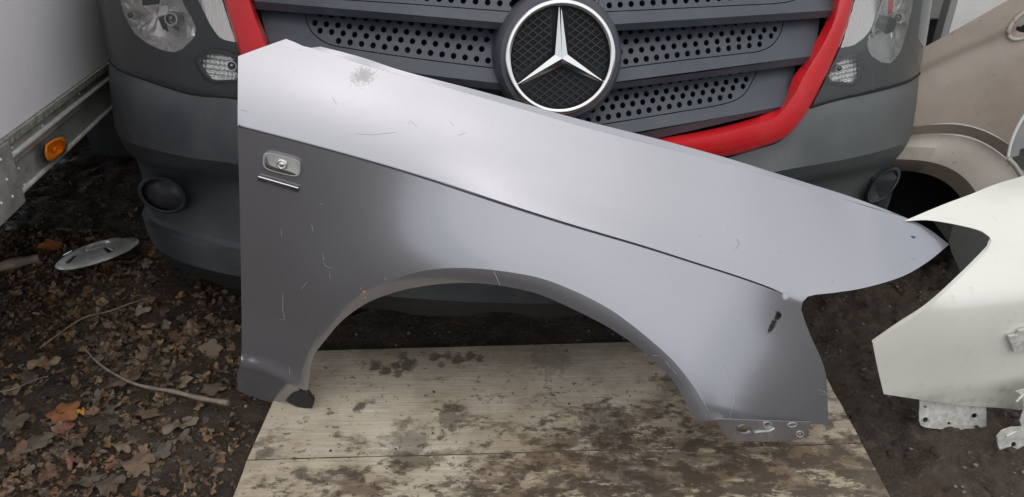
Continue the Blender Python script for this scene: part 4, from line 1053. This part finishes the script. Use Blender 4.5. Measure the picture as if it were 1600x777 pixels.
# amber marker lamp
lc = [(70,226),(79,219),(97,212.5),(103,216),(105,225),(101,238),(90,247),(78,253),(72,250),(69,240)]
lcc = crv(lc + [lc[0]], 4)[:-1]; lce = (87, 233)
def trings(spec): return [[tp(x, y, o) for x, y in lp] for lp, o in spec]
mb = MB(); mb.loft(trings([(shrink(lcc, 1.06, lce), -.008), (shrink(lcc, 1.05, lce), .008), (shrink(lcc, .97, lce), .012)]), closed=True); ml = mb.build('marker_lamp', M['badge_dark'], trl, sharp=40)
mb = MB(); mb.loft(trings([(shrink(lcc, .98, lce), .011), (shrink(lcc, .93, lce), .022), (shrink(lcc, .72, lce), .024), (shrink(lcc, .62, lce), .017), (shrink(lcc, .30, lce), .016), (shrink(lcc, .2, lce), .024), (shrink(lcc, .02, lce), .026)]), closed=True); mb.build('amber_lens', M['amber'], ml, sharp=30)
# front wheel far under the trailer
MM = Matrix.Translation(tw(1.9, -.30, -.25)) @ Matrix.Rotation(R(90), 4, 'Y')
mb = MB(); mb.lathe([(.16, -.09), (.28, -.10), (.30, -.06), (.30, .06), (.28, .10), (.16, .09)], MM, 36); wh = mb.build('wheel', M['tyre'], trl)
mb = MB(); mb.lathe([(.165, .08), (.14, .05), (.05, .07), (.001, .07)], MM, 36); mb.build('rim', M['steel'], wh)

# ------------------------------------------------------------------ silver wheel trim on the mud
hp = hitz(152, 394, .05)
wt = thing('wheel_trim', (hp.x, hp.y, 0), 'round silver wheel trim lying on the mud under the trailer edge', 'wheel trim')
ax = Vector((-.20, .17, 1)).normalized(); HM = Matrix.Translation(hp + Vector((0, 0, 0))) @ ax.to_track_quat('Z', 'Y').to_matrix().to_4x4()
hr = 60.5 / FPX * 2.42
mb = MB(); mb.lathe([(hr * .98, -.007), (hr, -.004), (hr * .985, -.001), (hr * .93, .003), (hr * .75, .012), (hr * .5, .019), (hr * .36, .020), (hr * .33, .014), (hr * .25, .013), (hr * .22, .019), (hr * .12, .022), (.0005, .0225)], HM, 64)
mb.build('disc', M['hubcap'], wt, sharp=30)
for k in range(5):
    a = R(72 * k + 20); mb = MB(); r0, r1_, wd = hr * .62, hr * .86, .006
    d = Vector((math.cos(a), math.sin(a), 0)); n_ = Vector((-d.y, d.x, 0))
    hz = lambda r_: .0175 - (r_ - hr * .6) * .30
    base = [HM @ (d * r + n_ * s_ * wd * k2 + Vector((0, 0, hz(r) + e))) for r, k2 in ((r0, .8), (r1_, 1.2)) for s_ in (-1, 1) for e in (0, .0035)]
    mb.add(base, [(0, 1, 3, 2), (4, 6, 7, 5), (0, 4, 5, 1), (2, 3, 7, 6), (1, 5, 7, 3)])
    mb.build('vent_slot', M['badge_dark'], wt, smooth=False)
    mb = MB(); mb.tube([HM @ (d * r0 * .98 + n_ * wd + Vector((0, 0, hz(r0) + .003))), HM @ (d * r1_ + n_ * wd * 1.3 + Vector((0, 0, hz(r1_) + .003)))], .0014, 6); mb.build('slot_rim', M['chrome'], wt)

# ------------------------------------------------------------------ leaves, sticks, stones
def leaf_mesh(kind, curl):
    vs, fs = [(0, 0, 0)], []
    n = 26
    for i in range(n):
        a = 2 * math.pi * i / n
        if kind == 0: r_ = .62 + .26 * abs(math.cos(2.5 * a)) ** 1.3 + .08 * abs(math.cos(7.5 * a)) + .16 * noise.noise(Vector((math.cos(a) * 2, math.sin(a) * 2, curl * 5)))
        elif kind == 1: r_ = 1 / math.sqrt((math.cos(a)) ** 2 + (math.sin(a) / .42) ** 2) * (1 + .05 * math.cos(9 * a))
        else: r_ = .75 + .2 * math.cos(3 * a) + .12 * math.cos(5 * a + 1)
        x, y = r_ * math.cos(a), r_ * math.sin(a)
        for q in (.5, 1.0):
            X, Y = x * q, y * q
            z = curl * (.55 * X * X * math.copysign(1, X) - .7 * abs(Y) ** 1.3 + .25 * math.sin(5 * a) * q * q) * .5 + .34 * curl * noise.noise(Vector((X * 2.2, Y * 2.2, kind + curl * 9)))
            vs.append((X, Y, z))
    for i in range(n):
        j = (i + 1) % n; a, b, c, d = 1 + 2 * i, 2 + 2 * i, 1 + 2 * j, 2 + 2 * j
        fs += [(0, a, c), (a, b, d, c)]
    return vs, fs
leafshapes = [leaf_mesh(k % 3, .5 + .9 * ((k * 37 % 11) / 11)) for k in range(12)]
browns = [(.085, .054, .034), (.065, .044, .030), (.105, .069, .041), (.045, .033, .025), (.13, .09, .055), (.075, .060, .047), (.10, .052, .028), (.058, .045, .034)]
def lz(x, y): return ground_z(x, y)
def leafmatrix(x, y, s, lift, tilt=.35):
    return Matrix.Translation((x, y, lz(x, y) + lift)) @ Matrix.Rotation(rnd() * 6.28, 4, 'Z') @ Matrix.Rotation(random.gauss(0, tilt), 4, 'X') @ Matrix.Rotation(random.gauss(0, tilt), 4, 'Y') @ Matrix.Scale(s, 4)
def setcol(me, cols):
    at = me.color_attributes.new('leafcol', 'FLOAT_COLOR', 'POINT')
    at.data.foreach_set('color', np.array(cols, dtype=np.float32).ravel())
def on_board(x, y):
    p = (x, y); e0, e1 = hitz(461, 549.7, .02), hitz(368, 777, .02)
    t = (y - e0.y) / (e1.y - e0.y); return x > e0.x + (e1.x - e0.x) * t - .02 and y < e0.y
LV, LF, LC = [], [], []
def density(x, y):
    return max(0, .62 + .9 * noise.noise(Vector((x * 2.5, y * 2.5, 7)))) * (1 if x < -.62 else .4)
cnt = 0
while cnt < 7000:
    if rnd() < .86: x, y = -1.75 + 1.25 * rnd(), .75 + 1.55 * rnd()
    else: x, y = -2.4 + 2.0 * rnd(), 1.3 + 2.2 * rnd()
    if on_board(x, y) and x > -.75: continue
    if rnd() > density(x, y): continue
    cnt += 1
    sh = leafshapes[int(rnd() * 12)]; s_ = .005 + .017 * rnd() ** 1.5; mtx = leafmatrix(x, y, s_, .001 + .014 * rnd() * rnd(), .42)
    c = browns[int(rnd() * 8)]; k = .5 + .75 * rnd(); n0 = len(LV)
    LV += [mtx @ Vector(v_) for v_ in sh[0]]; LF += [tuple(i + n0 for i in q) for q in sh[1]]; LC += [(c[0]*k*1.65, c[1]*k*1.5, c[2]*k*1.25, 1)] * len(sh[0])
for _ in range(90):      # thin scatter of scraps on the right-hand mud
    x, y = .55 + 1.2 * rnd(), .9 + 1.3 * rnd()
    if x < .95 and y < 1.75: continue
    sh = leafshapes[int(rnd() * 12)]; mtx = leafmatrix(x, y, .006 + .012 * rnd(), .002, .3); n0 = len(LV); c = browns[int(rnd() * 8)]
    LV += [mtx @ Vector(v_) for v_ in sh[0]]; LF += [tuple(i + n0 for i in q) for q in sh[1]]; LC += [(c[0]*.6, c[1]*.6, c[2]*.6, 1)] * len(sh[0])
lo = newobj('leaf_litter', LV, LF, M['leaf'], sharp=180, kind='stuff'); setcol(lo.data, LC)
tag(lo, 'matted dead leaves covering the mud left of the board', 'leaf litter', kind='stuff')

def one_leaf(px, py, s, kind, col, label, group=None, lift=.012, rot=None, tilt=.25):
    p = hitz(px, py, .01); sh = leafshapes[kind]
    o = newobj('leaf', sh[0], sh[1], M['leaf'], sharp=180); setcol(o.data, [(*col, 1)] * len(sh[0]))
    o.matrix_world = leafmatrix(p.x, p.y, s, lift, tilt)
    if rot is not None: o.rotation_euler.z = R(rot)
    tag(o, label, 'leaf', group)
one_leaf(97, 638, .040, 0, (.34, .13, .045), 'orange-brown lobed leaf, the large one at the lower left')
one_leaf(128, 640, .017, 2, (.62, .27, .03), 'small bright yellow-orange leaf beside the orange-brown lobed leaf', lift=.02)
one_leaf(98, 662, .024, 1, (.22, .075, .05), 'reddish oval leaf just below the orange-brown lobed leaf')
one_leaf(112, 717, .022, 2, (.23, .10, .07), 'small reddish leaf near the lower left corner')
one_leaf(82, 386, .040, 0, (.33, .11, .03), 'rusty orange leaf on the mud behind the wheel trim', lift=.03, tilt=.6)
one_leaf(66, 562, .040, 1, (.26, .17, .10), 'long tan leaf lying pointed above the big stick', rot=20)
one_leaf(118, 475, .040, 1, (.25, .155, .085), 'tan upright leaf below the wheel trim', rot=80, tilt=.5)
one_leaf(222, 478, .034, 2, (.27, .21, .15), 'pale curled leaf at the upper right of the litter')
one_leaf(188, 434, .033, 1, (.21, .15, .09), 'brown flat leaf closest to the wheel trim', rot=15)
one_leaf(52, 690, .045, 0, (.20, .155, .115), 'wide grey-brown lobed leaf at the left border')
one_leaf(247, 548, .020, 1, (.25, .19, .11), 'slim pale leaf standing on edge above the stick', rot=85, tilt=.7)
one_leaf(328, 543, .034, 0, (.19, .14, .10), 'curled leaf nearest the van bumper')
one_leaf(332, 600, .032, 0, (.17, .13, .09), 'ragged leaf beside the right end of the stick', tilt=.5)
one_leaf(285, 597, .026, 2, (.20, .15, .10), 'small tan leaf above the pale end of the stick', tilt=.5)
one_leaf(280, 660, .040, 1, (.19, .145, .10), 'long narrow leaf below the stick', rot=35)
one_leaf(15, 605, .045, 1, (.24, .17, .10), 'light brown leaf cut by the left border', rot=-25)
one_leaf(198, 592, .040, 0, (.15, .10, .07), 'brown lobed leaf lying over the middle of the stick', lift=.022)
pos = [(150,520),(60,470),(130,560),(40,520),(190,690),(150,620),(70,740),(20,660),(240,520),(170,750),(210,560),(100,590),(230,640),(180,480),(90,520),(45,590),(260,600),(120,690),(215,720),(160,660),(300,510),(250,700),(25,710),(140,740)]
for i, (x, y) in enumerate(pos):
    c = browns[i % 8]; one_leaf(x, y, .022 + .014 * rnd(), (i * 5) % 12, tuple(q * 1.5 for q in c), 'dull brown dead leaf lying flat among the litter left of the board', 'dead leaves on the litter', lift=.014)

def stick(pts, r0, r1_, label, name='stick', z=.014):
    P = []
    for x, y in crv(pts, 8):
        p = hitz(x, y, z); P.append(Vector((p.x, p.y, max(lz(p.x, p.y), -.01) + z + .002)))
    for _ in range(3): P = [P[0]] + [(P[i-1] + P[i] * 2 + P[i+1]) / 4 for i in range(1, len(P)-1)] + [P[-1]]
    mb = MB(); mb.tube(P, lambda t: (r0 + (r1_ - r0) * t) * (1 + .12 * math.sin(t * 40)), 8); o = mb.build(name, M['twig'], sharp=60); tag(o, label, 'stick'); return o
stick([(128,538),(150,563),(185,585),(215,598),(270,610),(310,618),(356,626)], .0018, .0068, 'long bent grey stick lying across the leaves towards the board', z=.028)
stick([(62,540),(110,505),(160,486),(230,464)], .0028, .0014, 'thin straight twig above the long bent stick', z=.02)
stick([(0,610),(40,600),(75,587)], .002, .0012, 'short thin twig at the left border', z=.018)
stick([(-10,415),(20,408),(60,400)], .02, .014, 'dark weathered bar lying on the mud beneath the trailer', z=.02)
stick([(752,669),(775,656),(800,651)], .0012, .0008, 'tiny dark twig on the middle of the board', z=.006).location.z += .014

stone = []
for k in range(4):
    bm = bmesh.new(); bmesh.ops.create_icosphere(bm, subdivisions=1, radius=1)
    for v_ in bm.verts: v_.co *= 1 + .35 * noise.noise(v_.co * 1.3 + Vector((k, 0, 0))); v_.co.z *= .6
    stone.append(([v_.co.copy() for v_ in bm.verts], [tuple(x.index for x in f_.verts) for f_ in bm.faces])); bm.free()
SV, SF = [], []
for i in range(5200):
    x, y = -1.9 + 3.9 * rnd(), .7 + 1.9 * rnd()
    if on_board(x, y) and x < .88: continue
    a, b = stone[i % 4]; s_ = .0012 + .005 * rnd() ** 3.5; n0 = len(SV); rz = Matrix.Rotation(rnd() * 6, 3, 'Z')
    SV += [rz @ (v_ * s_) + Vector((x, y, lz(x, y) + s_ * .2)) for v_ in a]; SF += [tuple(q + n0 for q in f_) for f_ in b]
tag(newobj('grit', SV, SF, mat('grit_stone', (.10, .08, .06), rough=.7, col2=(.19, .165, .14), vscale=90), sharp=60, kind='stuff'), 'small stones and grit scattered in the mud', 'grit', kind='stuff')
DV, DF = [], []
for i in range(900):
    x, y = .72 + 1.1 * rnd(), .75 + 1.7 * rnd()
    if on_board(x, y) and x < .60 + .30 * (1.75 - y): continue
    if rnd() > .5 + noise.noise(Vector((x * 6, y * 6, 2))): continue
    a, b = stone[i % 4]; s_ = .003 + .013 * rnd() ** 2.6; n0 = len(DV); rz = Matrix.Rotation(rnd() * 6, 3, 'Z')
    DV += [rz @ (v_ * s_) * 1.0 + Vector((x, y, lz(x, y) + s_ * .05)) for v_ in a]; DF += [tuple(q + n0 for q in f_) for f_ in b]
tag(newobj('mud_clods', DV, DF, M['ground'], sharp=80, kind='stuff'), 'lumps of dark mud churned up right of the board', 'mud', kind='stuff')
CV, CF = [], []
for i in range(260):     # crumbs of mud on the board
    x, y = -.6 + 1.35 * rnd(), .95 + .7 * rnd()
    if not on_board(x, y) or x > .62: continue
    if rnd() > .25 + .9 * sm(1.5, 1.1, y): continue
    a, b = stone[i % 4]; s_ = .0012 + .0042 * rnd() ** 3; n0 = len(CV)
    CV += [v_ * s_ + Vector((x, y, .0205)) for v_ in a]; CF += [tuple(q + n0 for q in f_) for f_ in b]
tag(newobj('mud_crumbs', CV, CF, mat('mud_crumb', (.07, .05, .035), rough=.7), sharp=60, kind='stuff'), 'crumbs of mud lying on the board', 'mud', kind='stuff')

# low outbuilding behind the photographer, unseen and added for the fender to mirror
ob_ = thing('added_outbuilding', (6.0, -11.0, 0), 'low brick outbuilding with pitched slate roof added out of view for the fender to mirror', 'building')
mb = MB(); mb.box((7.0, -11.0, .8), (9.0, 4.0, 1.6)); mb.build('wall', mat('added_outbuilding_brick', (.30, .24, .21), rough=.8, var=.2, vscale=4, bump=.3, bscale=20), ob_, smooth=False)
mb = MB(); mb.add([(2.3, -8.8, 1.6), (11.7, -8.8, 1.6), (11.7, -11, 2.3), (2.3, -11, 2.3), (2.3, -13.2, 1.6), (11.7, -13.2, 1.6)], [(0, 1, 2, 3), (3, 2, 5, 4), (0, 3, 4), (1, 5, 2)]); mb.build('roof', mat('added_outbuilding_slate', (.09, .09, .10), rough=.6, var=.2), ob_, smooth=False, solid=0)
